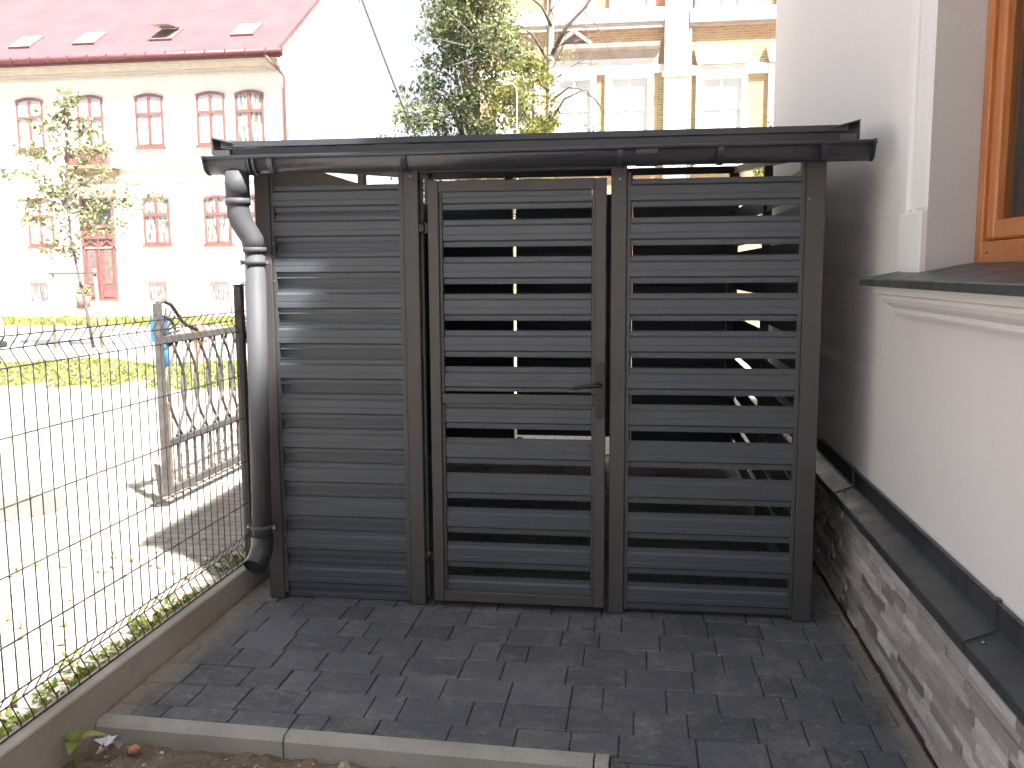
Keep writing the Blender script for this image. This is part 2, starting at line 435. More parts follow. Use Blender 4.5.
# ------------------------------------------------------------------ ground and setting
def sheet(name, x0, x1, y0, y1, z, m):
    b = MB(); b.quad((x0, y0, z), (x1, y0, z), (x1, y1, z), (x0, y1, z)); o = b.build(name, m); o['kind'] = 'structure'; return o
sheet('ground', -400, 400, -400, 400, -.16, M['ground'])
sheet('street', -60, -.985, -25, 7.5, .0, M['street'])
sheet('yard', -.984, 40, 3.72, 7.5, -.004, M['street'])
sheet('verge', -60, 40, 7.5, 11.6, .004, pmat('turf_soil', (.22, .24, .10), (.42, .39, .30), 1.6, 1, lo=.42, hi=.56))
sheet('road', -60, 40, 11.6, 21.5, -.004, M['road'])
sheet('lawn_soil', -60, 40, 21.5, 26, .004, pmat('lawn_soil', (.26, .28, .13), (.34, .34, .18), 3, 1))
sheet('pavement', -60, 40, 26, 60, .0, M['road'])

def height(x, y):
    from mathutils import noise as mn
    p = Vector((x, y, 0))
    return .028*mn.noise(p*3.1)+.017*mn.noise(p*11)+.010*mn.noise(p*31+Vector((3, 1, 0)))+.005*mn.noise(p*80)
b = MB(); nx, ny = 260, 130; X0, X1, Y0, Y1 = -.86, 1.0, -2.2, -1.25
for j in range(ny+1):
    for i in range(nx+1):
        x = X0+(X1-X0)*i/nx; y = Y0+(Y1-Y0)*j/ny
        b.v.append((x, y, -.075+height(x, y)-.02*max(0, (x+.2)*.3)))
for j in range(ny):
    for i in range(nx):
        a = j*(nx+1)+i; b.face((a, a+1, a+nx+2, a+nx+1), .5, True)
o = b.build('soil', M['soil']); o['kind'] = 'structure'

# paving blocks, one surface
b = MB(); rows = 0
y = 3.62
bed = MB(); bed.box(-.845, 2.06, -1.20, 3.70, -.12, -.011); bed.box(1.012, 2.06, -4.6, -1.2, -.12, -.011)
o = bed.build('paving_bed', M['sand']); o['kind'] = 'structure'
RH = .178
k = 0
yr = -1.112+RH*26
while yr > -4.4:
    y1 = yr; y0 = yr-RH
    xl = -.838 if y1 > -1.19 else 1.012
    if y0 < -1.2 < y1-.02:
        y0c = -1.2
    x = xl-rnd.uniform(0, .1)
    while x < 2.05:
        wd = rnd.choice([.12, .12, .165, .19, .19, .235, .235, .26])
        x0 = max(x, xl); x1 = min(x+wd, 2.05); x += wd
        if x1-x0 < .02: continue
        def blk(xa, xb, ya, yb):
            if xb-xa < .015 or yb-ya < .015: return
            z = rnd.gauss(0, .0010)
            g = .0020
            M3 = Matrix.Translation(((xa+xb)/2, (ya+yb)/2, z)) @ Matrix.Rotation(rnd.gauss(0, .0035), 4, 'X') @ Matrix.Rotation(rnd.gauss(0, .0035), 4, 'Y') @ Matrix.Rotation(rnd.gauss(0, .003), 4, 'Z')
            hx = (xb-xa)/2-g; hy = (yb-ya)/2-g
            b.box(-hx, hx, -hy, hy, -.05, 0, tone=min(1, max(0, rnd.gauss(.45, .27))), bev=.003, M=M3)
        if y0 >= -1.2-1e-6 or xl > 0: blk(x0, x1, y0, y1)
        else:
            kb = -1.196-.0287*((x0+x1)/2+.854)
            blk(x0, x1, max(y0, kb), y1) if x0 < 1.0 else blk(x0, x1, y0, y1)
    yr -= RH
o = b.build('paving', M['paver']); o['kind'] = 'structure'

# kerb edging stones along the front of the paving
def kerb_stone(x0, x1, label):
    b = MB(); sl = (-1.266+1.213)/(.993+.854)
    ang = math.atan(sl); Mt = Matrix.Translation((x0, -1.195+(x0+.854)*sl, 0)) @ Matrix.Rotation(ang, 4, 'Z')
    L = (x1-x0)/math.cos(ang)
    # profile along local x with a chamfered front edge
    pts = [(-.058, -.16), (-.060, -.020), (-.044, -.001), (-.002, .0), (-.002, -.16)]
    n = 14
    for i in range(n):
        pass
    a = b.verts([Mt @ Vector((0, y_, z_)) for y_, z_ in pts]); c = b.verts([Mt @ Vector((L, y_, z_)) for y_, z_ in pts])
    m = len(pts)
    for i in range(m):
        j = (i+1) % m; b.face((a+i, c+i, c+j, a+j))
    b.face([a+i for i in range(m)]); b.face([c+i for i in reversed(range(m))])
    o = b.build('kerb_stone', M['concrete']); tag(o, label, 'kerb stone', 'edging stones in front of the paving'); return o
kerb_stone(-.835, -.122, 'grey concrete edging stone at the left, running to the fence plinth')
kerb_stone(-.116, .955, 'longer grey concrete edging stone in the middle between soil and pavers')
kerb_stone(.961, 1.006, 'short grey edging stub at the right end of the kerb')

# fence base (concrete plinth)
b = MB()
for i, (y0, y1) in enumerate(((-4.6, -2.13), (-2.124, .36), (.366, 2.85))):
    b.box(-.918, -.845, y0, y1, -.2, .128, bev=.006)
o = b.build('fence_plinth', M['plinth']); tag(o, 'long low concrete plinth running under the wire fence', 'plinth')
b = MB(); b.box(-.984, -.919, -6, 3.6, -.1, -.012); o = b.build('planting_strip', M['soil']); o['kind'] = 'structure'

# ------------------------------------------------------------------ wire mesh fence
FX = -.895
fence = thing('wire_fence', (FX, -1, .12), 'dark welded wire mesh fence panels along the left edge of the paving', 'fence')
def fence_panel(y0, y1):
    b = MB(); r = .0026
    y = y0+.025
    folds = lambda: [(FX, 1.437), (FX, 1.406), (FX-.034, 1.361), (FX, 1.305), (FX, .262), (FX-.034, .208), (FX, .145), (FX, .128)]
    while y < y1:
        b.tube([(x, y, z) for x, z in folds()], r, 5); y += .0622
    for x, z in ((FX, 1.406), (FX-.034, 1.361), (FX, 1.305), (FX, 1.085), (FX, .867), (FX, .647), (FX, .427), (FX, .262), (FX-.034, .208), (FX, .132)):
        b.tube([(x+.004, y0, z), (x+.004, y1, z)], .0027 if z != .132 else .0032, 6)
    return b.build('mesh_panel', M['wire'], fence)
fence_panel(-4.55, -2.13); fence_panel(-2.08, .195); fence_panel(.24, 2.8)
for yp in (-2.105, .215, 2.83):
    b = MB(); b.box(FX-.022, FX+.018, yp-.02, yp+.02, .10, 1.532, bev=.003)
    p = b.build('post', M['wire'], fence)
    b = MB(); b.box(FX-.024, FX+.020, yp-.022, yp+.022, 1.5325, 1.542, bev=.002); b.build('cap', M['dark'], p)
    for z in (.34, 1.27):
        b = MB(); b.box(FX+.0185, FX+.030, yp-.035, yp+.012, z, z+.03, bev=.002); b.tube([(FX+.030, yp-.012, z+.015), (FX+.038, yp-.012, z+.015)], .007, 8)
        b.build('clamp', M['dark'], p)

# ------------------------------------------------------------------ shelter
PX = [(-.7017, -.6281), (.0147, .0849), (.9611, 1.031), (1.7975, 1.878)]
YB = 3.5; YM = 1.62
shed = thing('slatted_shed', (.6, 0, 0), 'anthracite metal slatted bin shelter with a door and flat pitched roof', 'shed')
def postm(x0, x1, y0, y1, z1, z0=.002):
    b = MB(); b.box(x0, x1, y0, y1, z0, z1, bev=.0035); return b.build('post', M['post'], shed)
for i, (a, c) in enumerate(PX):
    postm(a, c, 0, .06, 2.09); a2, c2 = (a-.035, c-.04) if i == 1 else (a, c); postm(a2, c2, YB-.06, YB, 2.36)
for (a, c) in (PX[0], PX[3]): 
    xa, xb = (a, a+.05) if a < 0 else (c-.05, c)
    postm(xa, xb, YM-.025, YM+.025, 2.22)
# frame beams
def beam(x0, x1, y0, y1, z0, z1):
    b = MB(); b.box(x0, x1, y0, y1, z0, z1, bev=.003); return b.build('beam', M['post'], shed)
beam(-.70, 1.876, .004, .056, 2.092, 2.14); beam(-.70, 1.876, YB-.056, YB-.004, 2.362, 2.42)
beam(.14+.0-.055, .9611, .01, .05, 2.045, 2.075)
for xa in (-.698, 1.83):
    b = MB(); b.bar((xa+.022, .057, 2.112), (xa+.022, YB-.057, 2.39), .044, .05); b.build('beam', M['post'], shed)
P_ = .168; SH = .123
def slat_prof(z, s=1, y=0):
    """ribbed board profile: (offset outward, height); s = outward sign factor"""
    h = SH
    pr = [(0, 0), (-.008, 0), (-.008, .003), (-.003, .005), (-.003, .023), (-.015, .031), (-.0150, .052), (-.0138, .054), (-.0138, .057), (-.015, .059), (-.015, .092), (-.0045, .101), (-.0045, h-.004), (-.007, h-.002), (-.007, h), (0, h)]
    return [(y+a*s, z+c) for a, c in pr]
def panel(x0, x1, zs, y=.02, parent=shed, infill=None, ztop=None, name='slat_panel'):
    b = MB()
    for z in zs:
        p = slat_prof(z, 1, y+.004+rnd.uniform(-.0012, .0012)); b.prof_x(p[::-1], x0, x1, caps=True)
    if infill:
        for z in infill:
            p = slat_prof(z, 1, y+.030); b.prof_x(p[::-1], x0, x1)
    return b.build(name, M['slat'], parent)
def channel(xa, xb, z0, z1, y0=.008, y1=.05, parent=shed):
    b = MB(); b.box(xa, xb, y0, y1, z0, z1, bev=.002); return b.build('side_channel', M['post'], parent)
zr = [1.877-P_*k for k in range(12)]
zl = [.059+P_*k-.0 for k in range(12)]
# left panel: closed, boards backed by a second layer
panel(PX[0][1]+.012, PX[1][0]-.012, [z for z in zl if z < 1.9]+[1.907-.03], infill=[z-P_/2+.0 for z in zl])
channel(PX[0][1]+.001, PX[0][1]+.018, .03, 2.09); channel(PX[1][0]-.024, PX[1][0]-.001, .03, 2.09)
# small second light channel right of second post
channel(PX[1][1]+.001, PX[1][1]+.014, .03, 2.06, y0=.03)
# right panel
panel(PX[2][1]+.012, PX[3][0]-.012, zr)
channel(PX[2][1]+.001, PX[2][1]+.018, .02, 2.03); channel(PX[3][0]-.02, PX[3][0]-.001, .02, 2.09)
b = MB(); b.box(PX[2][1]+.0215, PX[3][0]-.0245, .026, .05, .018, .03); b.build('sill_rail', M['post'], shed)
# back wall: closed boards, with a slit beside the second post
def back(x0, x1, zt, z0):
    b = MB(); z = z0
    while z < zt:
        h = min(.1275, zt-z)
        b.box(x0, x1, YB-.05, YB-.03, z, z+h, bev=.003); b.box(x0, x1, YB-.028, YB-.015, z+.06, z+h+.06 if z+h+.06 < zt else zt, bev=.002); z += .13
    return b.build('back_panel', M['slat'], shed)
back(PX[0][1], PX[1][0]-.037, 2.16, .04); back(.069, PX[2][0]-.02, 2.215, .205); back(PX[2][1]+.002, PX[3][0]-.002, 2.13, .04)
b = MB(); b.box(.069, .115, YB-.05, YB-.02, .04, .185); b.box(.116, .80, YB-.05, YB-.02, .03, .166, bev=.003); b.build('back_panel', M['slat'], shed)
# side walls (slats seen from inside): profile extruded along Y
def side(x, sgn, gap, zt):
    for (y0, y1) in ((.062, YM-.027), (YM+.027, YB-.062)):
        b = MB()
        for z in zr:
            z = z+.070 if gap else z
            p = slat_prof(z, 1, 0); b.prof_y([(x+sgn*(-q[0]), q[1]) for q in p], y0, y1)
            if not gap: b.box(x-sgn*.022, x-sgn*.012, y0, y1, z-.06, z+.02)
        if not gap: b.box(x-.012, x+.012, y0, y1, 2.002, 2.15, bev=.003)
        b.build('side_panel', M['slat'], shed)
side(-.667, -1, False, 2.0); side(1.845, 1, True, 2.0)
# door
dx0, dx1, dz0, dz1 = .130, .9415, .03, 2.006
door = MB()
door.box(dx0, dx0+.05, -.012, .03, dz0, dz1, bev=.003); door.box(dx1-.05, dx1, -.012, .03, dz0, dz1, bev=.003)
door.box(dx0+.0502, dx1-.0502, -.011, .029, dz1-.05, dz1-.0003, bev=.003); door.box(dx0+.0502, dx1-.0502, -.011, .029, dz0+.0003, dz0+.05, bev=.003)
door.box(dx0+.0502, dx1-.0502, -.004, .022, .988, 1.032, bev=.003)
# inner glazing-bead channels
door.box(dx0+.0502, dx0+.064, .0, .02, dz0+.052, .986, bev=.002); door.box(dx1-.064, dx1-.0502, .0, .02, dz0+.052, .986, bev=.002)
door.box(dx0+.0502, dx0+.064, .0, .02, 1.034, dz1-.052, bev=.002); door.box(dx1-.064, dx1-.0502, .0, .02, 1.034, dz1-.052, bev=.002)
door = door.build('door', M['post'], shed)
b = MB()
for k, z in enumerate(zr):
    z0 = z
    pr = slat_prof(z0, 1, .018)
    if k == 0: pr = [(a, min(c, dz1-.051)) for a, c in pr]
    if k == 5: pr = [(a, max(c, 1.044)) for a, c in pr]; 
    if k == 6: pr = [(a, min(c, .987)) for a, c in pr]
    if k == 11: pr = [(a, max(c, dz0+.052)) for a, c in pr]
    b.prof_x(pr[::-1], dx0+.066, dx1-.066)
b.build('slats', M['slat'], door)
# handle
b = MB(); xc = .917
pl = []
for i in range(12):
    a = PI*i/11; pl.append((xc+.019*math.cos(a), 1.165+.019*math.sin(a)))
pl2 = [(xc-.019, .95)]
for i in range(12):
    a = PI+PI*i/11; pl2.append((xc+.019*math.cos(a), .945+.019*math.sin(a)))
outl = pl+pl2
n = len(outl); a0 = b.verts([(x, -.022, z) for x, z in outl]); a1 = b.verts([(x, -.012, z) for x, z in outl])
b.face([a0+i for i in range(n)]);
for i in range(n): b.face((a0+i, a1+i, a1+(i+1) % n, a0+(i+1) % n))
for z in (1.172, .938):  # ornamental ends
    b.tube([(xc, -.024, z), (xc, -.014, z)], .013, 12)
b.tube([(xc, -.025, .985), (xc, -.012, .985)], .011, 12)
b.build('handle_plate', M['handle'], door)
b = MB()
b.tube([(xc, -.012, 1.085), (xc, -.06, 1.085), (xc-.008, -.068, 1.085), (xc-.05, -.068, 1.083), (xc-.09, -.066, 1.076), (xc-.118, -.062, 1.070)], [.009, .009, .0095, .008, .007, .006], 10)
b.tube([(xc, -.012, 1.085), (xc, -.03, 1.085)], .014, 12)
b.build('handle', M['handle'], door)
b = MB(); b.tube([(xc, -.0265, .987), (xc, -.024, .987)], .005, 8); b.box(xc-.0022, xc+.0022, -.0265, -.024, .965, .985); b.build('keyhole', M['dark'], door)
for z in (1.797, .246):
    b = MB()
    b.tube([(.108, -.004, z-.028), (.108, -.004, z+.028)], .008, 10)
    b.box(.088, .13, -.006, .0, z-.018, z+.018, bev=.001); b.tube([(.095, .008, z), (.128, .008, z)], .007, 8)
    for zz in (-.02, .02): b.tube([(.12, -.012, z+zz), (.12, .0, z+zz)], .006, 6)
    b.build('hinge', M['handle'], door)
# roof : trapezoid sheet sloping up to the back
rs = .09
def rz(y): return 2.17+rs*y
b = MB()
RX0, RX1, RY0, RY1 = -.80, 1.94, -.10, 3.66
x = RX0; prof = []
while x < RX1-.01:
    for dx, dz in ((0, 0), (.10, 0), (.118, .005), (.15, .005), (.168, 0)):
        if x+dx <= RX1: prof.append((x+dx, dz))
    x += .19
prof.append((RX1, 0))
top0 = b.verts([(x, RY0, rz(RY0)+dz+.004) for x, dz in prof]); top1 = b.verts([(x, RY1, rz(RY1)+dz+.004) for x, dz in prof])
bo0 = b.verts([(x, RY0, rz(RY0)+dz) for x, dz in prof]); bo1 = b.verts([(x, RY1, rz(RY1)+dz) for x, dz in prof])
n = len(prof)
for i in range(n-1):
    b.face((top0+i, top0+i+1, top1+i+1, top1+i)); b.face((bo0+i+1, bo0+i, bo1+i, bo1+i+1)); b.face((bo0+i, bo0+i+1, top0+i+1, top0+i)); b.face((bo1+i+1, bo1+i, top1+i, top1+i+1))
roof = b.build('roof', M['roof_sheet'], shed)
# front flashing & fascia
b = MB(); b.prof_x([(-.112, 2.190), (-.118, 2.164), (-.112, 2.162), (-.104, 2.162), (-.104, 2.182), (-.02, 2.186), (-.02, 2.192)][::-1], -.80, 1.935); b.prof_x([(-.101, 2.160), (-.101, 2.125), (-.096, 2.125), (-.096, 2.160)][::-1], -.755, 1.90); b.build('eaves_flashing', M['gutter'], roof)
b = MB(); b.box(-.70, 1.90, -.050, -.004, 2.07, 2.148, bev=.003); b.build('fascia', M['post'], roof)
for xs, sg in ((RX0, -1), (RX1, 1)):
    b = MB()
    for off, th in ((0, 1),):
        y0, y1 = -.125, 3.68
        xo = xs+sg*.04
        pts0 = [(xs-sg*.06, rz(y0)+.024), (xo, rz(y0)+.050), (xo, rz(y0)-.03), (xo-sg*.004, rz(y0)-.03), (xo-sg*.004, rz(y0)+.043), (xs-sg*.06, rz(y0)+.019)]
        dzz = rs*(y1-y0)
        A = b.verts([(x_, y0, z_) for x_, z_ in pts0]); C = b.verts([(x_, y1, z_+dzz) for x_, z_ in pts0]); m = len(pts0)
        for i in range(m):
            j = (i+1) % m
            b.face((A+i, C+i, C+j, A+j) if sg > 0 else (A+j, C+j, C+i, A+i))
        b.face([A+i for i in range(m)]); b.face([C+i for i in range(m)])
        b.bar((xs+sg*.03, y0+.01, rz(y0)-.02), (xs-sg*.04, y0+.01, rz(y0)-.02), .012, .025)
    b.build('verge_trim', M['post'], roof)
# gutter
gr = .062; gyc = -.115; gzc = 2.108
gut = MB(); GX0, GX1 = -.858, 2.028
arc = [(gyc+gr*math.cos(a), gzc+gr*1.08*math.sin(a)) for a in [PI*1.0+PI*i/20 for i in range(21)]]
inn = [(gyc+(gr-.003)*math.cos(a), gzc+(gr*1.08-.003)*math.sin(a)) for a in [PI*1.0+PI*i/20 for i in range(21)]]
pr = arc+inn[::-1]
gut.prof_x(pr, GX0, GX1, smooth=True)
gut.tube([(GX0, gyc-gr-.002, gzc+.003), (GX1, gyc-gr-.002, gzc+.003)], .009, 10)
gutter = gut.build('gutter', M['gutter'], shed)
for xe in (GX0, GX1):
    b = MB(); s_ = 1 if xe > 0 else -1
    ca = [(gyc+(gr+.003)*math.cos(a), gzc+(gr*1.08+.003)*math.sin(a)) for a in [PI+PI*i/20 for i in range(21)]]
    b.prof_x(ca, xe-.002, xe+.006) if s_ > 0 else b.prof_x(ca, xe-.006, xe+.002)
    b.tube([(xe-.005, gyc-gr-.002, gzc+.004), (xe+.007, gyc-gr-.002, gzc+.004)], .012, 10)
    b.build('end_cap', M['gutter'], gutter)
def band(xa, xb, ext, name='joint_sleeve'):
    b = MB(); ca = [(gyc+(gr+ext)*math.cos(a), gzc+(gr*1.08+ext)*math.sin(a)) for a in [PI+PI*i/20 for i in range(21)]]
    ci = [(gyc+(gr+.0005)*math.cos(a), gzc+(gr*1.08+.0005)*math.sin(a)) for a in [PI+PI*i/20 for i in range(21)]]
    b.prof_x(ca+ci[::-1], xa, xb, smooth=False); return b.build(name, M['gutter'], gutter)
band(-.79, -.66, .004); band(-.655, -.645, .006); band(-.63, -.62, .006); band(1.07, 1.16, .003)
for xb_ in (-.56, .05, .99, 1.405, 1.82):
    band(xb_, xb_+.024, .005, 'bracket')
# downpipe
b = MB(); pr_ = .047
b.tube([(-.728, -.118, 2.055), (-.728, -.118, 1.935)], .055, 20); b.tube([(-.728, -.118, 1.937), (-.728, -.118, 1.895), (-.726, -.117, 1.865), (-.718, -.113, 1.83), (-.690, -.101, 1.775), (-.675, -.095, 1.748), (-.669, -.092, 1.70)], [.050, .050, .052, .052, .050, .050, .049], 24)
dp = b.build('downpipe', M['pipe'], shed)
for pa, pb, rr in (((-.728, -.118, 1.935), (-.728, -.118, 1.905), .0565), ((-.668, -.092, 1.715), (-.668, -.092, 1.690), .053)):
    b = MB(); b.tube([pa, pb], rr, 24); b.build('collar', M['pipe'], dp)
b = MB(); b.tube([(-.668, -.092, 1.705), (-.6905, -.092, .335)], .047, 24); b.build('straight_pipe', M['pipe'], dp)
b = MB()
path = [(-.6905, -.092, .345), (-.691, -.094, .30), (-.694, -.108, .262), (-.70, -.135, .232), (-.706, -.165, .212)]
b.tube(path, .053, 24, caps=False); b.tube(path, .049, 24, caps=False); b.build('outlet_elbow', M['gutter'], dp)
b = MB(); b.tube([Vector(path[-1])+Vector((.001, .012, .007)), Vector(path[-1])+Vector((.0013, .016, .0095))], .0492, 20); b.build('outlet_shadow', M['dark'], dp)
for z in (1.645, .39):
    xx = -.668-(1.705-z)*.0164
    b = MB(); b.tube([(xx, -.092, z-.01), (xx, -.092, z+.012)], .053, 20)
    b.box(xx-.075, xx-.05, -.098, -.088, z-.01, z+.012); b.box(xx+.05, xx+.072, -.098, -.088, z-.01, z+.012)
    b.box(xx-.01, xx+.01, -.045, -.0, z-.008, z+.008); b.build('pipe_clip', M['pipe'], dp)
    for xs in (-.066, .064):
        b = MB(); b.tube([(xx+xs, -.105, z), (xx+xs, -.097, z)], .006, 8); b.build('clip_screw', M['zinc'], dp)
for (x_, z_, y_) in ((-.621, 1.735, .004), (-.621, 1.56, .004), (-.621, .32, .004), (.05, 2.03, -.003), (1.0, 2.0, -.003), (1.81, 1.9, -.003)):
    b = MB(); b.tube([(x_, y_, z_), (x_, y_+.005, z_)], .004, 8); b.build('screw', M['zinc'], shed)

# ------------------------------------------------------------------ house on the right
house = thing('rendered_house', (2.6, -1, 0), 'pinkish white rendered house with grey stone cladding and wooden window at right', 'house')
WX = 2.12; WYJ = -.663; WYN = -2.0; WZ0 = 1.560; WZ1 = 3.35; HY0, HY1, HZ = -9.0, 3.42, 6.63; CX = 2.07
b = MB()
ys = [HY0, WYN, WYJ, HY1]; zs_ = [.50, WZ0-.03, WZ1, HZ]
for i in range(3):
    for j in range(3):
        if i == 1 and j == 1: continue
        b.quad((WX, ys[i+1], zs_[j]), (WX, ys[i], zs_[j]), (WX, ys[i], zs_[j+1]), (WX, ys[i+1], zs_[j+1]))
b.quad((WX, HY1, -.1), (WX, HY1, HZ), (9, HY1, HZ), (9, HY1, -.1)); b.quad((WX, HY0, -.1), (9, HY0, -.1), (9, HY0, HZ), (WX, HY0, HZ)); b.quad((9, HY0, -.1), (9, HY1, -.1), (9, HY1, HZ), (9, HY0, HZ))
b.quad((WX, HY1, HZ), (WX, HY0, HZ), (9, HY0, HZ), (9, HY1, HZ)); b.quad((WX+.01, HY1-.01, -.1), (WX+.01, HY0, -.1), (WX+.01, HY0, .5), (WX+.01, HY1-.01, .5))
b.quad((WX, WYJ-.0, WZ1), (WX, WYN, WZ1), (2.27, WYN, WZ1), (2.27, WYJ, WZ1))
b.build('wall', M['stucco'], house)
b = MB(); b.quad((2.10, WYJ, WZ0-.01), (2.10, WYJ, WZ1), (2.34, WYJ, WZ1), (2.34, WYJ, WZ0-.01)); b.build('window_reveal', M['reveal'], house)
# eaves and roof
b = MB(); b.prof_y([(2.0, 6.62), (2.0, 6.78), (5.6, 9.6), (9.3, 6.78), (9.3, 6.62)], HY0-.3, HY1+.25); b.build('roof', M['redroof'], house)
# window surround mouldings
b = MB()
def strip(xo, ya, yb, z0, z1, bev=.006): b.box(xo, WX+.003, ya, yb, z0, z1, bev=bev)
strip(2.092, WYJ+.001, WYJ+.13, 1.806, WZ1, .012); strip(2.104, WYJ+.1305, -.46, 1.806, WZ1, .003); strip(2.085, -.4595, -.425, 1.806, WZ1, .012); strip(2.10, -.4245, -.395, 1.806, WZ1, .008); strip(2.109, -.3945, -.31, 1.806, WZ1, .006)
strip(2.078, WYJ+.0005, -.43, WZ0+.004, 1.805, .004); strip(2.098, -.4295, -.31, WZ0+.004, 1.805, .004)
b.build('window_surround', M['trimwhite'], house)
# under-sill moulding
b = MB(); b.prof_y([(WX+.003, 1.42), (2.085, 1.42), (2.075, 1.432), (2.075, 1.448), (2.04, 1.47), (2.03, 1.485), (2.03, 1.497), (2.0, 1.505), (2.0, 1.532), (WX+.003, 1.532)], -2.4, -.375); b.build('sill_moulding', M['trimwhite'], house)
b = MB(); b.prof_y([(1.95, 1.534), (1.95, 1.559), (1.956, 1.563), (2.30, 1.626), (2.30, 1.61), (1.956, 1.548), (1.956, 1.534)], -2.4, -.350); 
b.prof_y([(1.957, 1.5345), (1.957, 1.5475), (2.115, 1.576), (2.115, 1.5345)], -2.4, -.352)
b.build('window_sill', M['flash'], house)
# wooden window
FXW = 2.262; fz = 1.612
b = MB(); b.box(FXW, FXW+.07, WYJ-.065, WYJ-.002, fz, WZ1-.002, bev=.004); b.box(FXW-.0, FXW+.07, WYN+.002, WYJ-.0655, fz, fz+.078, bev=.004); b.box(FXW, FXW+.07, WYN+.002, WYJ-.0655, WZ1-.08, WZ1-.002, bev=.004); b.box(FXW, FXW+.07, WYN+.002, WYN+.075, fz+.0785, WZ1-.0805, bev=.004)
wf = b.build('window', M['wood'], house)
for sa, sb in ((WYJ-.0665, -1.31), (-1.335, WYN+.077)):
    b = MB(); x_ = FXW+.012
    b.box(x_, x_+.06, sa-.068, sa, fz+.083, WZ1-.084, bev=.008); b.box(x_, x_+.06, sb, sb+.068, fz+.083, WZ1-.084, bev=.008)
    b.box(x_, x_+.06, sb+.0685, sa-.0685, fz+.083, fz+.148, bev=.008); b.box(x_, x_+.06, sb+.0685, sa-.0685, WZ1-.16, WZ1-.084, bev=.008)
    s1 = b.build('sash', M['wood'], wf)
    b = MB(); b.quad((x_+.03, sa-.065, fz+.145), (x_+.03, sb+.065, fz+.145), (x_+.03, sb+.065, WZ1-.155), (x_+.03, sa-.065, WZ1-.155)); b.build('glass', M['glass'], wf)
b = MB()
b.box(FXW-.001, FXW+.004, WYJ-.13, WYJ-.115, fz+.036, fz+.042); b.build('drain_slot', M['dark'], wf)
b = MB(); nY = 90
pts = [(2.40+.022*math.sin(i*.85)+.01*math.sin(i*2.1), WYJ+.05-(1.5)*i/nY) for i in range(nY+1)]
a0 = b.verts([(x_, y_, 1.5) for x_, y_ in pts]); a1 = b.verts([(x_, y_, 3.4) for x_, y_ in pts])
for i in range(nY): b.face((a0+i, a0+i+1, a1+i+1, a1+i), .5, True)
b.build('curtain', M['curtain'], wf)
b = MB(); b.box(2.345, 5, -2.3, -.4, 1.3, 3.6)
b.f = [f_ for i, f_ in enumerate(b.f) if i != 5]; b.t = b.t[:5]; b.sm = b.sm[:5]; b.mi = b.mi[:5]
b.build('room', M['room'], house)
# plinth flashing in overlapping lengths
seams = [3.35, .94, -.02, -1.47, -2.9]
seams = [3.35, .30, -1.45, -3.2, -5.0]
for i in range(4):
    y1, y0 = seams[i], seams[i+1]; d = .003*(i % 2)
    b = MB()
    b.prof_y([(2.022, .500), (2.022, .530+d), (2.026, .534+d), (2.104, .566+d), (2.112, .575), (2.108, .650), (2.102, .654), (2.102, .658), (2.116, .658), (2.1195, .56), (2.03, .526), (2.026, .500)], y0+.004, y1)
    fl = b.build('plinth_flashing', M['flash'], house)
    if i:
        b = MB(); b.prof_y([(2.018, .505), (2.018, .534), (2.022, .540), (2.100, .573), (2.104, .580), (2.100, .655), (2.095, .664), (2.117, .664), (2.117, .56), (2.03, .53)], y1-.012, y1+.014); b.build('seam', M['flash'], fl)
        b = MB(); b.tube([(2.06, y1-.05, .549+d), (2.06, y1-.05, .556+d)], .006, 8); b.build('rivet', M['zinc'], fl)
# stone slip cladding
b = MB(); z = .0; rh = .0345; row = 0
b.box(CX+.008, WX+.012, -5, HY1-.02, -.1, .515, tone=.1)
while z < .51:
    y = -5-rnd.uniform(0, .2)
    z1 = min(z+rh, .515)
    while y < HY1:
        L = rnd.choice([.09, .14, .18, .22, .27, .32])*rnd.uniform(.85, 1.15)
        pr2 = rnd.uniform(0, .011); t = min(1, max(0, rnd.gauss(.56, .30)))
        ye = min(y+L, HY1)
        if ye-y > .02: b.box(CX-pr2, CX+.01, y+.0004, ye-.0004, z+.0003, z1-.0003, tone=t, bev=.0012)
        y += L
    z += rh
b.build('stone_cladding', M['clad'], house)

# ------------------------------------------------------------------ white house across the street
wh = thing('white_townhouse', (-19, 32, 0), 'white two-storey townhouse with a pinkish red roof and arched red windows', 'house')
YF = 32.0
b = MB()
b.box(-30.0, -13.3, YF, YF+18, -.1, 10.2)
b.v.extend([(-13.3, YF, 10.2), (-13.3, YF+19.2, 10.2), (-13.3, YF+9.1, 16.76), (-13.3, YF, 10.74)]); n = len(b.v); b.face((n-4, n-3, n-2, n-1))
b.build('wall', M['facade'], wh)
b = MB(); ez = 10.42
sl = .66
for (xa, xb) in ((-30.0, -13.21),):
    b.v.extend([(xa, YF-.55, ez), (xb, YF-.55, ez), (xb, YF+9.0, ez+sl*9.55), (xa, YF+9.0, ez+sl*9.55), (xa, YF+18.5, ez), (-13.4, YF+18.3, ez-.3)])
    n = len(b.v)-6; b.face((n, n+1, n+2, n+3)); b.face((n+3, n+2, n+5, n+4))
    b.v.extend([(xa, YF-.55, ez-.12), (xb, YF-.55, ez-.12), (xb, YF+9.0, ez+sl*9.55-.12)]); q = len(b.v)-3
    b.face((q, q+1, n+1, n)); b.face((q+1, q+2, n+2, n+1))
wroof = b.build('roof', M['redroof'], wh)
b = MB(); b.tube([(-30, YF-.62, ez-.10), (-13.0, YF-.62, ez-.10)], .11, 8); b.box(-30, -13.0, YF-.56, YF-.50, ez-.3, ez-.02)
x = -29.8
while x < -13.1: b.box(x, x+.03, YF-.74, YF-.5, ez-.22, ez+.02); x += .85
b.build('gutter', M['redgutter'], wh)
b = MB()
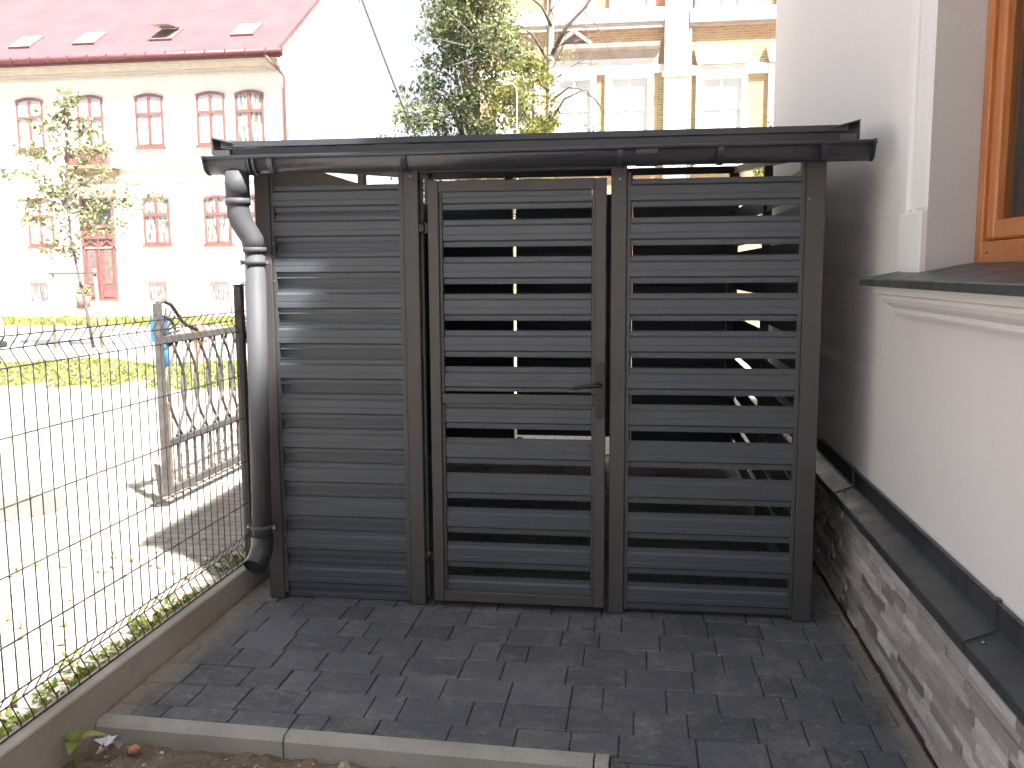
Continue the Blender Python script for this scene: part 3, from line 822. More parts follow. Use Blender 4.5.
b.box(-30, -13.3, YF-.42, YF, 10.0, 10.13); b.box(-30, -13.3, YF-.30, YF, 9.86, 9.998); b.box(-30, -13.3, YF-.12, YF, 9.62, 9.7)
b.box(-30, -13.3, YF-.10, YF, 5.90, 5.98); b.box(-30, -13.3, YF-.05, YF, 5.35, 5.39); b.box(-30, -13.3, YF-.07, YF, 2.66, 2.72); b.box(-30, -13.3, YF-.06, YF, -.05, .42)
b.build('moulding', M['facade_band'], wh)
b = MB(); b.tube([(-13.75, YF-.62, 10.28), (-13.55, YF-.6, 9.95), (-13.2, YF-.2, 9.55), (-13.15, YF-.12, 9.4), (-13.2, YF-.12, -.0)], .06, 8); b.build('downpipe', M['redframe'], wh)
skl = [(-25.1, 10.92), (-22.2, 10.97), (-18.75, 11.02), (-15.25, 11.1)]
for i, (x, z) in enumerate(skl):
    y = YF-.55+(z-ez)/sl+.28
    def rp(dx, dl, up=0): 
        return (x+dx, y+dl*.835-up*.55, ez+sl*(y-(YF-.55))+dl*.55+up*.835)
    b = MB()
    P8 = [rp(-.5, 0, .0), rp(.5, 0, .0), rp(.5, 1.25, .0), rp(-.5, 1.25, .0), rp(-.5, 0, .09), rp(.5, 0, .09), rp(.5, 1.25, .09), rp(-.5, 1.25, .09)]
    o_ = b.verts(P8)
    for q in ((4, 5, 6, 7), (0, 1, 5, 4), (1, 2, 6, 5), (2, 3, 7, 6), (3, 0, 4, 7)): b.face([o_+k for k in q])
    sk = b.build('skylight', M['grille'], wroof if False else wh)
    b = MB()
    if i != 2: o_ = b.verts([rp(-.43, .08, .095), rp(.43, .08, .095), rp(.43, 1.17, .095), rp(-.43, 1.17, .095)])
    else: o_ = b.verts([rp(-.43, .2, .62), rp(.43, .2, .62), rp(.43, 1.17, .10), rp(-.43, 1.17, .10)])
    b.face([o_, o_+1, o_+2, o_+3]); b.build('pane', M['pane'], sk)
# arched window template
def arched_window(x, z0, z1, wd, pane, transom=.57, name='window', parent=wh, YF=YF):
    b = MB(); yf = YF-.05; h = .24; t = .085
    n = 8
    arc = [(x-wd/2+wd*i/n, z1-h+h*math.sin(PI*(.18+.64*i/n))/1.0-h*math.sin(PI*.18)) for i in range(n+1)]
    zt = z1-h
    b.box(x-wd/2, x-wd/2+t, yf, YF+.02, z0, zt); b.box(x+wd/2-t, x+wd/2, yf, YF+.02, z0, zt); b.box(x-wd/2+t, x+wd/2-t, yf, YF+.02, z0, z0+.1)
    zc = z0+(z1-z0)*transom
    b.box(x-wd/2+t, x+wd/2-t, yf-.02, YF+.02, zc, zc+.13); b.box(x-.055, x+.055, yf-.01, YF+.02, z0+.1, zc); b.box(x-.055, x+.055, yf-.01, YF+.02, zc+.13, zt+.03)
    for i in range(n):
        (xa, za), (xb, zb) = arc[i], arc[i+1]
        b.bar((xa, YF-.03, za+.02), (xb, YF-.03, zb+.02), .1, .11)
    b.box(x-wd/2-.08, x+wd/2+.08, YF-.12, YF, z0-.08, z0-.002)
    w_ = b.build(name, M['redframe'], parent)
    b = MB(); pts = [(x-wd/2+.02, z0+.02)]+[(x+wd/2-.02, z0+.02)]+[(a, c) for a, c in reversed(arc)]
    o_ = b.verts([(a, YF-.012, c) for a, c in pts]); b.face([o_+i for i in range(len(pts))])
    b.build('pane', pane, w_)
    return w_
for x, pn in ((-27.1, 'pane'), (-24.47, 'pane'), (-19.08, 'paneblue'), (-16.38, 'pane'), (-14.7, 'panedark')): arched_window(x, 6.83, 9.02, 1.22, M['pane'] if pn != 'panedark' else M['panedark'])
for x, pn in ((-27.1, 'pane'), (-24.3, 'pane'), (-19.0, 'panedark'), (-16.28, 'panedark'), (-14.6, 'panedark')): arched_window(x, 2.80, 4.87, 1.18, M[pn], .56)
arched_window(-21.72, 6.1, 9.04, 1.15, M['pane'], .64, 'balcony_door')
for x in (-27.1, -24.62, -19.12, -16.35, -15.0):
    b = MB(); b.box(x-.4, x+.4, YF-.03, YF, .2, 1.24)
    w_ = b.build('basement_window', M['grille'], wh)
    b = MB()
    for i in range(4): b.box(x-.36+i*.185, x-.36+i*.185+.13, YF-.036, YF-.031, .24, .50); b.box(x-.36+i*.185, x-.36+i*.185+.13, YF-.036, YF-.031, .54, .80); b.box(x-.36+i*.185, x-.36+i*.185+.13, YF-.036, YF-.031, .84, 1.05)
    b.build('pane', M['panedark'], w_)
# entrance door
b = MB(); x0, x1 = -22.45, -20.93
b.box(x0, x1, YF-.03, YF+.02, .42, 4.0); b.box(x0, x0+.12, YF-.07, YF, .42, 4.85); b.box(x1-.12, x1, YF-.07, YF, .42, 4.85); b.box(x0+.12, x1-.12, YF-.09, YF, 3.05, 3.2); b.box(x0+.12, x1-.12, YF-.09, YF, 3.55, 3.65)
b.box(-21.73, -21.65, YF-.08, YF, .42, 3.05)
for cx in (-22.05, -21.3):
    b.box(cx-.27, cx+.27, YF-.06, YF-.03, .6, .95); b.bar((cx-.28, YF-.06, 2.75), (cx, YF-.06, 2.98), .05, .06); b.bar((cx, YF-.06, 2.98), (cx+.28, YF-.06, 2.75), .05, .06)
dr = b.build('entrance_door', M['redframe'], wh)
for cx in (-22.05, -21.3):
    b = MB(); b.box(cx-.17, cx+.17, YF-.045, YF-.031, 1.15, 2.62); b.build('pane', M['grille'], dr)
b = MB()
b.box(x0+.13, x1-.13, YF-.045, YF-.031, 3.7, 4.75); b.build('pane', M['carglass'], dr)
b = MB(); b.box(-22.75, -20.4, YF-.8, YF, 5.92, 6.05); b.box(-22.55, -20.6, YF-.55, YF, 5.62, 5.918); balc = b.build('balcony', M['tan'], wh)
b = MB(); b.box(-22.55, -20.95, YF-.72, YF-.66, 6.06, 6.75); b.box(-22.55, -22.49, YF-.66, YF, 6.06, 6.75); b.box(-21.01, -20.95, YF-.66, YF, 6.06, 6.75); b.build('parapet', M['redframe'], balc)
b = MB()
for i in range(160):
    p = Vector((rnd.uniform(-22.5, -20.5), YF-.75+rnd.uniform(-.12, .1), 6.75+rnd.uniform(-.25, .2))); b.leaf(p, Vector((rnd.gauss(0, 1), rnd.gauss(0, 1), rnd.gauss(0, 1))), Vector((rnd.gauss(0, 1), -1, 1)), .14, .1, rnd.random())
b.build('flower_box', M['leaf_young'], balc)
cu = bpy.data.curves.new('house_number', 'FONT'); cu.body = '29  1'; cu.size = .62; cu.extrude = .005
to = bpy.data.objects.new('house_number', cu); cu.materials.append(M['greytext']); col.objects.link(to)
bpy.context.view_layer.update()
tm = bpy.data.meshes.new_from_object(to.evaluated_get(bpy.context.evaluated_depsgraph_get())); bpy.data.objects.remove(to)
if not tm.materials: tm.materials.append(M['greytext'])
to = bpy.data.objects.new('house_number', tm); col.objects.link(to)
to.rotation_euler = (R(90), 0, 0); to.parent = wh; to.location = Vector((-20.6, YF-.012, 2.05))-wh.location
b = MB(); b.box(-20.2, -15, YF-.5, YF, -.05, .1); b.box(x0-.3, x1+.3, YF-.9, YF-.001, -.05, .15); b.box(x0-.15, x1+.15, YF-.55, YF-.001, .15, .4); b.build('step', M['facade_band'], wh)
pot = thing('flower_pot', (-22.2, YF-1.3, .0), 'small potted plant standing by the red entrance door', 'potted plant')
b = MB(); b.tube([(-22.1, YF-.75, .151), (-22.1, YF-.75, .65)], [.22, .32], 12); b.build('pot', M['grille'], pot)
b = MB()
for i in range(110): b.leaf((-22.1+rnd.gauss(0, .18), YF-.75+rnd.gauss(0, .15), .7+abs(rnd.gauss(0, .2))), (rnd.gauss(0, 1), rnd.gauss(0, 1), 1), (0, -1, .3), .16, .1, rnd.random())
b.build('foliage', M['leaf_young'], pot)
# neighbour with orange roof
nb = thing('orange_roof_house', (-36, 32, 0), 'neighbouring house with an orange tiled roof at the far upper left corner', 'house')
b = MB(); b.box(-44, -30.02, YF+.3, YF+19, -.1, 10.9); b.build('wall', M['facade'], nb)
b = MB(); zz = ez+.35
b.v.extend([(-44, YF-.3, zz), (-30.05, YF-.3, zz), (-30.05, YF+11, zz+sl*11.3), (-44, YF+11, zz+sl*11.3), (-30.05, YF+20, zz), (-44, YF+20, zz), (-30.05, YF-.3, zz-.5), (-30.05, YF+11, zz+sl*11.3-.5)])
b.face((0, 1, 2, 3)); b.face((3, 2, 4, 5)); b.face((6, 7, 2, 1)); b.build('roof', M['orangeroof'], nb)

# ------------------------------------------------------------------ brick townhouse
bh = thing('brick_townhouse', (2, 28, 0), 'yellow brick townhouse with white pilasters and window surrounds behind the trees', 'house')
YK = 28.0
bm = []
b = MB(); b.box(-4.6, 12, YK, YK+10, -.1, 14); b.build('wall', M['brick'], bh)
b = MB(); b.box(-4.9, 12.3, YK-.4, YK+10.3, 14, 14.3); b.build('roof', M['redroof'], bh)
b = MB()
b.box(-4.6, 1.86, YK-.26, YK, 9.87, 10.32, bev=.02); b.box(2.70, 12, YK-.26, YK, 9.78, 10.22, bev=.02)
b.box(-4.6, 1.86, YK-.12, YK, 8.22, 8.50, bev=.01); b.box(2.70, 12, YK-.12, YK, 8.10, 8.42, bev=.01); b.box(-4.6, 1.86, YK-.1, YK, 9.76, 9.868)
b.build('cornice', M['white'], bh)
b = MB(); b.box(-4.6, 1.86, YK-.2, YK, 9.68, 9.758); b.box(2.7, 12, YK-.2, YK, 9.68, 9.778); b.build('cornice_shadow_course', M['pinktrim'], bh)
b = MB(); b.box(1.86, 2.64, YK-.3, YK, -.05, 13.9, bev=.02); b.box(1.80, 2.70, YK-.36, YK-.301, 8.05, 8.2); b.box(2.642, 2.70, YK-.1, YK, -.05, 9.6); b.build('pilaster', M['white'], bh)
b = MB(); b.tube([(2.72, YK-.12, 14), (2.72, YK-.12, 0)], .05, 8); b.build('downpipe', M['pinktrim'], bh)
# windows: surround + frame + panes
def brick_window(x0, x1, z0, z1, sur=.2, blue=False):
    b = MB(); y = YK
    b.box(x0, x0+sur, y-.14, y, z0, z1, bev=.01); b.box(x1-sur, x1, y-.14, y, z0, z1, bev=.01); b.box(x0+sur, x1-sur, y-.13, y, z1-.14, z1, bev=.01); b.box(x0-.06, x1+.06, y-.2, y, z0-.12, z0-.001, bev=.01)
    w_ = b.build('window', M['white'], bh)
    b = MB(); xi0, xi1 = x0+sur, x1-sur; xm = (xi0+xi1)/2
    zc = z0+(z1-z0)*.62
    for a, c in ((xi0, xi0+.08), (xm-.05, xm+.05), (xi1-.08, xi1)): b.box(a, c, y-.05, y, z0, z1-.141)
    b.box(xi0+.081, xi1-.081, y-.045, y, zc, zc+.1); b.box(xi0+.081, xi1-.081, y-.045, y, z0, z0+.1); b.build('frame', M['white'], w_)
    b = MB(); b.quad((xi0, y-.01, z0), (xi1, y-.01, z0), (xi1, y-.01, z1-.14), (xi0, y-.01, z1-.14)); b.build('pane', M['paneblue'] if blue else M['pane'], w_)
brick_window(2.93, 4.62, 5.1, 8.09); brick_window(2.85, 4.75, 10.24, 12.8, blue=True, sur=.42)
brick_window(5.30, 7.0, 5.1, 8.09); brick_window(5.5, 7.2, 10.24, 12.8)
brick_window(-.13, 1.52, 5.1, 8.2); brick_window(-1.95, -.42, 5.1, 8.2); brick_window(-3.9, -2.35, 5.1, 8.2)
brick_window(0.0, 1.5, 10.34, 12.8); brick_window(-2.1, -.5, 10.34, 12.8)
b = MB()
for (a, c) in ((2.85, 4.72), (5.2, 7.1)):
    b.v.extend([(a, YK-.2, 8.98), (c, YK-.2, 8.98), (c-.12, YK-.2, 8.43), (a+.12, YK-.2, 8.43), (a, YK, 8.98), (c, YK, 8.98), (c-.12, YK, 8.43), (a+.12, YK, 8.43)]); n = len(b.v)-8
    for q in ((3, 2, 1, 0), (0, 1, 5, 4), (2, 3, 7, 6), (1, 2, 6, 5), (3, 0, 4, 7)): b.face([n+i for i in q])
b.build('keystone', M['white'], bh)
b = MB(); b.prof_x([(YK, 8.74), (YK-.10, 8.74), (YK-.12, 9.0), (YK-.34, 9.06), (YK-.36, 9.2), (YK, 9.26)][::-1], -1.95, 1.72)
b.bar((-1.75, YK-.2, 9.2), (-1.17, YK-.2, 9.64), .3, .12); b.bar((-1.17, YK-.2, 9.64), (-.58, YK-.2, 9.2), .3, .12)
b.v.extend([(-1.7, YK-.06, 9.2), (-.62, YK-.06, 9.2), (-1.17, YK-.06, 9.6)]); n = len(b.v); b.face((n-3, n-2, n-1))
b.build('pediment', M['pinktrim'], bh)
b = MB(); b.box(-1.9, 1.66, YK-.09, YK, 8.52, 8.73); b.build('frieze', M['white'], bh)

# ------------------------------------------------------------------ trees
def vec(r): return Vector((rnd.gauss(0, 1), rnd.gauss(0, 1), rnd.gauss(0, 1))).normalized()*r
def limb(b, p, d, L, r, depth, tips, spread=.55, n=5, grav=0.0):
    pts = [Vector(p)]; dd = Vector(d).normalized(); rs_ = [r]
    for i in range(n):
        dd = (dd+vec(.16)+Vector((0, 0, grav))).normalized(); pts.append(pts[-1]+dd*L/n); rs_.append(r*(1-.5*(i+1)/n))
    b.tube(pts, rs_, 6 if depth > 1 else 5)
    tips.extend(pts[2:])
    if depth > 0:
        for k in range(3 if depth > 1 else 3):
            t = rnd.uniform(.35, 1); i = min(n, int(t*n)); nd = (dd+vec(spread*1.6)).normalized()
            limb(b, pts[i], nd, L*rnd.uniform(.5, .75), rs_[i]*.62, depth-1, tips, spread, n, grav)
def clumps(b, centers, nleaf, rad, size, tone_f, squash=.8):
    for c in centers:
        c = Vector(c); t0 = tone_f(c)
        for i in range(nleaf):
            p = c+vec(rad*rnd.random()**.5)*1.0; p.z = c.z+(p.z-c.z)*squash
            s = size*rnd.uniform(.6, 1.3)
            b.leaf(p, vec(1)+Vector((0, 0, -.3)), vec(1)+Vector((0, -.3, .8)), s, s*.6, min(1, max(0, t0+rnd.gauss(0, .22))))
# big broadleaf tree
t = thing('broadleaf_tree', (-2.6, 16, 0), 'large tree with dense dark and light green leaves behind the shelter', 'tree', )
b = MB(); tips = []
b.tube([(-2.6, 16, 0), (-2.55, 16, 1.5), (-2.6, 16, 3.2)], [.2, .16, .13], 10)
for k in range(9):
    a = 2*PI*k/9; limb(b, (-2.6, 16, 2.2+.45*k % 3.2), (math.cos(a)*.35, math.sin(a)*.5, 1.3), 1.5, .06, 2, tips)
b.tube([(-2.6, 16, 3.2), (-2.5, 16, 5), (-2.45, 16, 6.6), (-2.4, 16, 8)], [.13, .1, .07, .04], 8)
b.build('trunk', M['bark'], t)
b = MB(); cs = []
def crown_w(z):   # (left, right) extents of the crown at height z
    tab = [(2.4, -4.3, -.9), (3.6, -4.5, -.8), (4.7, -4.35, -.9), (5.3, -3.85, -1.3), (6.1, -3.7, -1.3), (6.8, -3.35, -1.1), (7.3, -3.6, -1.6), (8.2, -3.0, -1.6), (9.0, -2.7, -2.0)]
    for (z0, a, c), (z1, a2, c2) in zip(tab, tab[1:]):
        if z0 <= z <= z1:
            t_ = (z-z0)/(z1-z0); return a+(a2-a)*t_, c+(c2-c)*t_
    return -2.6, -2.4
for i in range(430):
    z = rnd.uniform(2.4, 9.0)
    l, r_ = crown_w(z); x = rnd.uniform(l+.1, r_-.1); y = 16+rnd.uniform(-1.2, 1.2)
    cs.append((x, y, z))
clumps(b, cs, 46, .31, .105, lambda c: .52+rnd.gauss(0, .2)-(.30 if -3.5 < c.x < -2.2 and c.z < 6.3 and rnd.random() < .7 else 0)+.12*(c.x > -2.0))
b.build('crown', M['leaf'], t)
# yellow-green tree
t = thing('yellow_green_tree', (-1.15, 15, 0), 'narrow yellow-green tree in front of the pale bare trunk', 'tree')
b = MB(); b.tube([(-1.15, 15, 0), (-1.12, 15, 3), (-1.1, 15, 5.6)], [.08, .06, .02], 8); b.build('trunk', M['bark'], t)
b = MB(); cs = []
for i in range(85):
    z = rnd.uniform(2.6, 5.9); w_ = .85*(1-((z-3.6)/2.7)**2)**.5 if abs(z-3.6) < 2.7 else .1
    cs.append((-1.2+rnd.uniform(-w_, w_*.75), 15+rnd.uniform(-w_, w_), z))
clumps(b, cs, 60, .22, .09, lambda c: .5+rnd.gauss(0, .22)); b.build('crown', M['leaf_yellow'], t)
# bare pale tree
t = thing('bare_tree', (-.9, 16.8, 0), 'tall pale trunk with mostly bare drooping branches before the brick house', 'tree')
b = MB(); zf = lambda px, y: 0
b.tube([(-.98, 16.8, 0), (-.97, 16.8, 3.5), (-.93, 16.8, 5.2), (-.93, 16.8, 6.5), (-.88, 16.8, 8), (-.8, 16.8, 9.5)], [.13, .12, .105, .085, .07, .05], 10)
b.build('trunk', M['birch'], t)
b = MB()
def br(pts, r0):
    P = [Vector(p) for p in pts]; b.tube(P, [r0*(1-.75*i/(len(P)-1)) for i in range(len(P))], 6)
Y_ = 16.75
br([(-.88, Y_, 6.4), (-.55, Y_-.1, 6.95), (-.15, Y_-.2, 7.3), (.3, Y_-.2, 7.9), (.6, Y_, 8.6)], .055)
br([(-.2, Y_-.2, 7.25), (.05, Y_-.2, 7.0), (.3, Y_-.3, 6.6), (.42, Y_-.3, 6.3)], .018)
br([(-.88, Y_, 5.0), (-.6, Y_-.1, 5.4), (-.2, Y_-.2, 5.55), (.1, Y_-.2, 5.35), (.35, Y_-.3, 5.0)], .035)
br([(-.88, Y_, 5.4), (-.5, Y_-.1, 5.65), (-.1, Y_-.2, 5.55), (.2, Y_-.2, 5.2), (.3, Y_-.3, 4.9)], .03)
br([(-.95, Y_, 6.2), (-1.3, Y_-.1, 6.8), (-1.6, Y_-.2, 7.0), (-1.9, Y_-.3, 6.9), (-2.3, Y_-.3, 6.5)], .035)
br([(-.95, Y_, 5.6), (-1.4, Y_-.6, 5.95), (-2.0, Y_-1.4, 6.15), (-2.6, Y_-2.0, 6.2), (-3.1, Y_-2.2, 6.3)], .045)
br([(-2.2, Y_-1.7, 6.17), (-2.45, Y_-2, 6.5), (-2.8, Y_-2.2, 6.8)], .03); br([(-2.0, Y_-1.4, 6.15), (-2.5, Y_-2.2, 5.8), (-2.9, Y_-2.2, 5.7)], .03)
br([(-1.0, Y_, 5.5), (-1.3, Y_-.7, 5.4), (-1.5, Y_-.9, 5.0), (-1.6, Y_-.9, 4.4)], .035)
br([(-.9, Y_, 7.0), (-1.1, Y_-.1, 7.4), (-1.5, Y_-.2, 7.7), (-2.0, Y_-.2, 8.0)], .04)
br([(-.2, Y_-.2, 7.25), (-.1, Y_-.3, 6.8), (.0, Y_-.3, 6.1), (-.02, Y_-.3, 5.7)], .012)
tt = []
for k in range(14):
    limb(b, (-.9+rnd.uniform(-.05, .05), Y_, rnd.uniform(5.6, 8)), (rnd.uniform(-1, 1), rnd.uniform(-.7, .2), rnd.uniform(.2, 1)), rnd.uniform(.5, 1.1), .013, 1, tt, .6, 4, -.05)
b.build('branches', M['twig'], t)
b = MB()
clumps(b, [(-.1, Y_-.2, 4.9), (.05, Y_-.2, 4.6), (-.3, Y_-.2, 4.5), (-.65, Y_-.2, 6.3), (-.1, Y_, 4.1), (.15, Y_, 4.4), (-.5, Y_, 4.2), (-1.5, Y_, 7.2), (-1.75, Y_, 6.6), (-1.3, Y_, 6.1)], 26, .26, .08, lambda c: .6); b.build('leaves', M['leaf_yellow'], t)
# small tree beside brick house (far right)
t = thing('small_bush_tree', (4.35, 20, 0), 'bushy yellow-green treetop showing beside the right wall edge', 'tree')
b = MB(); b.tube([(4.5, 20, 0), (4.5, 20, 5)], [.1, .03], 8); b.build('trunk', M['bark'], t)
b = MB(); cs = [(4.5+rnd.gauss(0, .45), 20+rnd.gauss(0, .4), rnd.uniform(2.5, 5.1)) for i in range(50)]+[(4.4, 20, 5.5), (4.45, 20, 5.25)]
clumps(b, cs, 50, .25, .09, lambda c: .45+rnd.gauss(0, .2)); b.build('crown', M['leaf_yellow'], t)
# young street tree at the left
t = thing('young_tree', (-10.8, 14, 0), 'slim young tree with sparse pale leaves tied between wooden stakes', 'tree')
b = MB(); tips = []
trunkp = [(-10.62, 14, 0), (-10.72, 14, .8), (-10.88, 14, 1.7), (-10.98, 14, 2.4), (-11.0, 14, 3.2), (-10.95, 14, 4.2), (-10.85, 14, 5.0)]
b.tube(trunkp, [.035, .034, .032, .028, .022, .015, .007], 8)
cs = []
for (x1, z1, x0, z0) in ((-12.3, 3.75, -10.98, 3.0), (-11.9, 2.75, -10.95, 2.35), (-9.6, 3.1, -10.98, 2.7), (-8.9, 3.15, -10.9, 2.85), (-12.1, 3.1, -10.98, 2.6), (-9.75, 2.55, -10.95, 2.2), (-11.9, 4.25, -10.98, 3.5), (-10.0, 4.2, -10.98, 3.6), (-11.5, 4.75, -10.96, 3.9), (-10.1, 3.7, -10.98, 3.1), (-11.6, 2.15, -10.9, 2.0), (-10.3, 4.7, -10.95, 4.0), (-10.85, 5.2, -10.9, 4.6), (-11.3, 3.3, -10.98, 2.8), (-10.2, 2.9, -10.9, 2.4), (-11.2, 5.0, -10.95, 4.3)):
    pts = []
    for i in range(6):
        s_ = i/5; p = Vector((x0+(x1-x0)*s_, 14+rnd.gauss(0, .08)+(-.4 if rnd.random() < .0 else 0)*s_, z0+(z1-z0)*s_+.16*math.sin(PI*s_))); pts.append(p)
        if i > 0: cs.append(p+vec(.08))
        if i > 1: cs.append(p+vec(.16))
    b.tube(pts, [.014-.002*i for i in range(6)], 5)
b.build('trunk', M['twig'], t)
b = MB(); clumps(b, cs, 13, .24, .13, lambda c: .55+rnd.gauss(0, .2)); b.build('crown', M['leaf_young'], t)
b = MB(); b.tube([(-11.45, 13.9, 0), (-11.38, 13.9, 1.75)], .035, 8); b.build('stake', M['stake'], t)
b = MB(); b.tube([(-10.35, 13.9, 0), (-10.42, 13.9, 1.7)], .035, 8); b.build('stake', M['stake'], t)
b = MB(); b.box(-11.45, -10.35, 13.85, 13.88, 1.58, 1.63); b.build('crossbar', M['twig'], t)

# street lamp behind shelter
t = thing('street_lamp', (-1.05, 12, 0), 'thin pale street lamp post rising among the tree leaves', 'street lamp')
b = MB(); b.tube([(-1.05, 12, 0), (-1.05, 12, 4.6), (-1.06, 12, 4.75), (-1.12, 12, 4.84)], [.025, .011, .009, .008], 10); b.build('pole', M['lamppost'], t)
b = MB(); b.box(-1.30, -1.10, 11.96, 12.04, 4.82, 4.855, bev=.015); b.build('lamp_head', M['lamppost'], t)
# overhead cable
b = MB(); pts = [(-5.75, 14, 10.5), (-4.4, 14, 6.94), (-4.02, 14, 5.92), (-3.631, 14, 4.9), (-3.2, 14.3, 3.8), (-2.7, 15.5, 2.9)]
b.tube(pts, .016, 6); o = b.build('overhead_cable', M['cable']); tag(o, 'single dark overhead cable slanting down to the big tree', 'cable')

# ------------------------------------------------------------------ old iron gate leaf
GX = -2.1
g = thing('iron_gate', (GX, 1.6, .08), 'old pale iron gate leaf with crossing curved bars and curled top corner', 'gate')
b = MB(); b.box(GX-.02, GX+.02, 1.545, 1.60, .085, 1.40, bev=.003); b.build('stile', M['gate'], g)
b = MB(); b.box(GX-.015, GX+.015, 1.603, 1.645, .10, .72, bev=.003); b.build('stile', M['rust'], g)
gy1 = 3.9
for z0_, z1_ in ((1.125, 1.175), (.415, .465), (.085, .14)):
    b = MB(); b.box(GX-.02, GX+.02, 1.60, gy1, z0_, z1_, bev=.003); b.build('rail', M['gate'], g)
b = MB(); b.box(GX-.02, GX+.02, gy1, gy1+.055, .085, 1.45, bev=.003); b.build('stile', M['gate'], g)
b = MB(); sp_ = .19; y = 1.70
while y < gy1-.1:
    for s_ in (-1, 1):
        pts = []
        for i in range(13):
            t_ = i/12; z = .47+.65*t_
            pts.append((GX+.006*s_, y+.075+s_*(.155*math.sin(PI*t_)-.045), z))
        b.tube(pts, .011, 6)
    y += sp_
b.build('curved_bars', M['gate'], g)
b = MB(); y = 1.74
while y < gy1:
    b.box(GX-.008, GX+.008, y, y+.018, .14, .415); y += .12
b.build('lower_bars', M['gate'], g)
b = MB(); y = 1.70; i = 0
while y < gy1-.1:
    b.tube([(GX-.02, y, .29), (GX-.02, y+.04, .34), (GX-.02, y+.09, .34), (GX-.02, y+.13, .29), (GX-.02, y+.09, .24), (GX-.02, y+.04, .24), (GX-.02, y, .29)], .005, 5); y += .13; i += 1
b.build('scrollwork', M['lamppost'], g)
b = MB()
pts = [(GX, 1.57, 1.40), (GX, 1.66, 1.41), (GX, 1.75, 1.385), (GX, 1.82, 1.33), (GX, 1.88, 1.27), (GX, 1.96, 1.23), (GX, 2.1, 1.19)]
b.tube(pts, .014, 8)
b.tube([(GX, 1.59+.20*math.sin(a), 1.20-.0+.115*math.cos(a)) for a in [PI*i/14 for i in range(15)]], .011, 6)
for k in range(6):
    a = .35+k*.28; b.bar((GX, 1.60, 1.18), (GX, 1.60+.26*math.sin(a), 1.18+.2*math.cos(a)), .006, .014)
b.build('corner_scroll', M['gate'], g)
b = MB(); o_ = b.verts([(GX-.03, 1.47, .33), (GX-.03, 1.545, .30), (GX-.03, 1.545, .09), (GX-.03, 1.51, .10), (GX-.02, 1.47, .33), (GX-.02, 1.545, .30), (GX-.02, 1.545, .09), (GX-.02, 1.51, .10)])
for q in ((0, 1, 2, 3), (7, 6, 5, 4), (0, 3, 7, 4), (1, 0, 4, 5), (3, 2, 6, 7)): b.face([o_+k for k in q])
b.build('latch_plate', M['gate'], g)

# blue sign post and hydrant
t = thing('blue_signpost', (-6.6, 10.0, 0), 'bright blue post with a square blue plate behind the iron gate', 'sign post')
b = MB(); b.tube([(-6.72, 10, 0), (-6.72, 10, .5)], .05, 10); b.build('post', M['blue'], t)
b = MB(); b.box(-6.95, -6.62, 9.93, 9.97, .46, .86, bev=.01); b.build('plate', M['blue'], t)
t = thing('fire_hydrant', (-6.3, 10.8, 0), 'faded red hydrant with a rounded cap behind the iron gate', 'hydrant')
b = MB(); b.tube([(-6.55, 10.8, 0), (-6.55, 10.8, .06), (-6.55, 10.8, .07), (-6.55, 10.8, .5), (-6.55, 10.8, .56), (-6.55, 10.8, .66), (-6.55, 10.8, .74), (-6.55, 10.8, .77)], [.14, .14, .085, .08, .12, .12, .08, .02], 14); b.build('barrel', M['hydrant'], t)
b = MB(); b.tube([(-6.72, 10.8, .44), (-6.38, 10.8, .44)], .045, 10); b.build('outlet', M['hydrant'], t)

# manhole
b = MB(); b.tube([(-3.18, 1.42, 0), (-3.18, 1.42, .006)], .36, 40); o = b.build('manhole_cover', M['manhole']); tag(o, 'round rusty manhole cover set in the pale street paving', 'manhole cover')

# ------------------------------------------------------------------ parked car (rear corner at the left edge)
CAR0 = len(bpy.data.objects)
car = thing('parked_car', (-11.2, 9.6, 0), 'white hatchback parked at the far left edge of the picture', 'car')
cx1 = -9.02; cyn, cyf = 8.95, 10.65
# side profile, rear of the car at +X
prof = [(-13.0, .32), (-12.95, .62), (-12.6, .82), (-11.9, .92), (-11.3, 1.36), (-10.4, 1.42), (-9.55, 1.32), (-9.12, .95), (cx1, .78), (cx1+.02, .5), (cx1-.06, .28)]
b = MB(); n = len(prof)
ringsv = []
for (y, ins) in ((cyn, .10), (cyn+.05, .0), ((cyn+cyf)/2, -.01), (cyf-.05, 0), (cyf, .10)):
    ring = []
    for (x, z) in prof:
        xx = x+(ins*.5 if x < -11 else -ins*.5); zz_ = z-ins*.25*(z > .6)
        yy = y
        if z > 1.0: yy = (cyn+cyf)/2+(y-(cyn+cyf)/2)*.80
        ring.append((xx, yy, zz_))
    ringsv.append(b.verts(ring))
for a, c in zip(ringsv, ringsv[1:]):
    for i in range(n):
        j = (i+1) % n; b.face((a+i, a+j, c+j, c+i), .5, True)
b.face([ringsv[0]+i for i in range(n)]); b.face([ringsv[-1]+i for i in reversed(range(n))])
b.build('body', M['carwhite'], car)
for (x, y) in ((-9.62, cyn+.02), (-12.15, cyn+.02), (-9.62, cyf-.02), (-12.15, cyf-.02)):
    s_ = -1 if y < 9.8 else 1
    b = MB(); b.tube([(x, y+s_*.03, .31), (x, y-s_*.17, .31)], .31, 24); wl = b.build('wheel', M['tyre'], car)
    b = MB(); b.tube([(x, y+s_*.034, .31), (x, y+s_*.02, .31)], .2, 16); b.build('rim', M['rim'], wl)
b = MB(); o_ = b.verts([(-11.75, cyn+.045, .95), (-9.35, cyn+.045, .95), (-9.75, cyn+.16, 1.28), (-11.3, cyn+.16, 1.30)]); b.face([o_, o_+1, o_+2, o_+3]); b.build('side_window', M['carglass'], car)
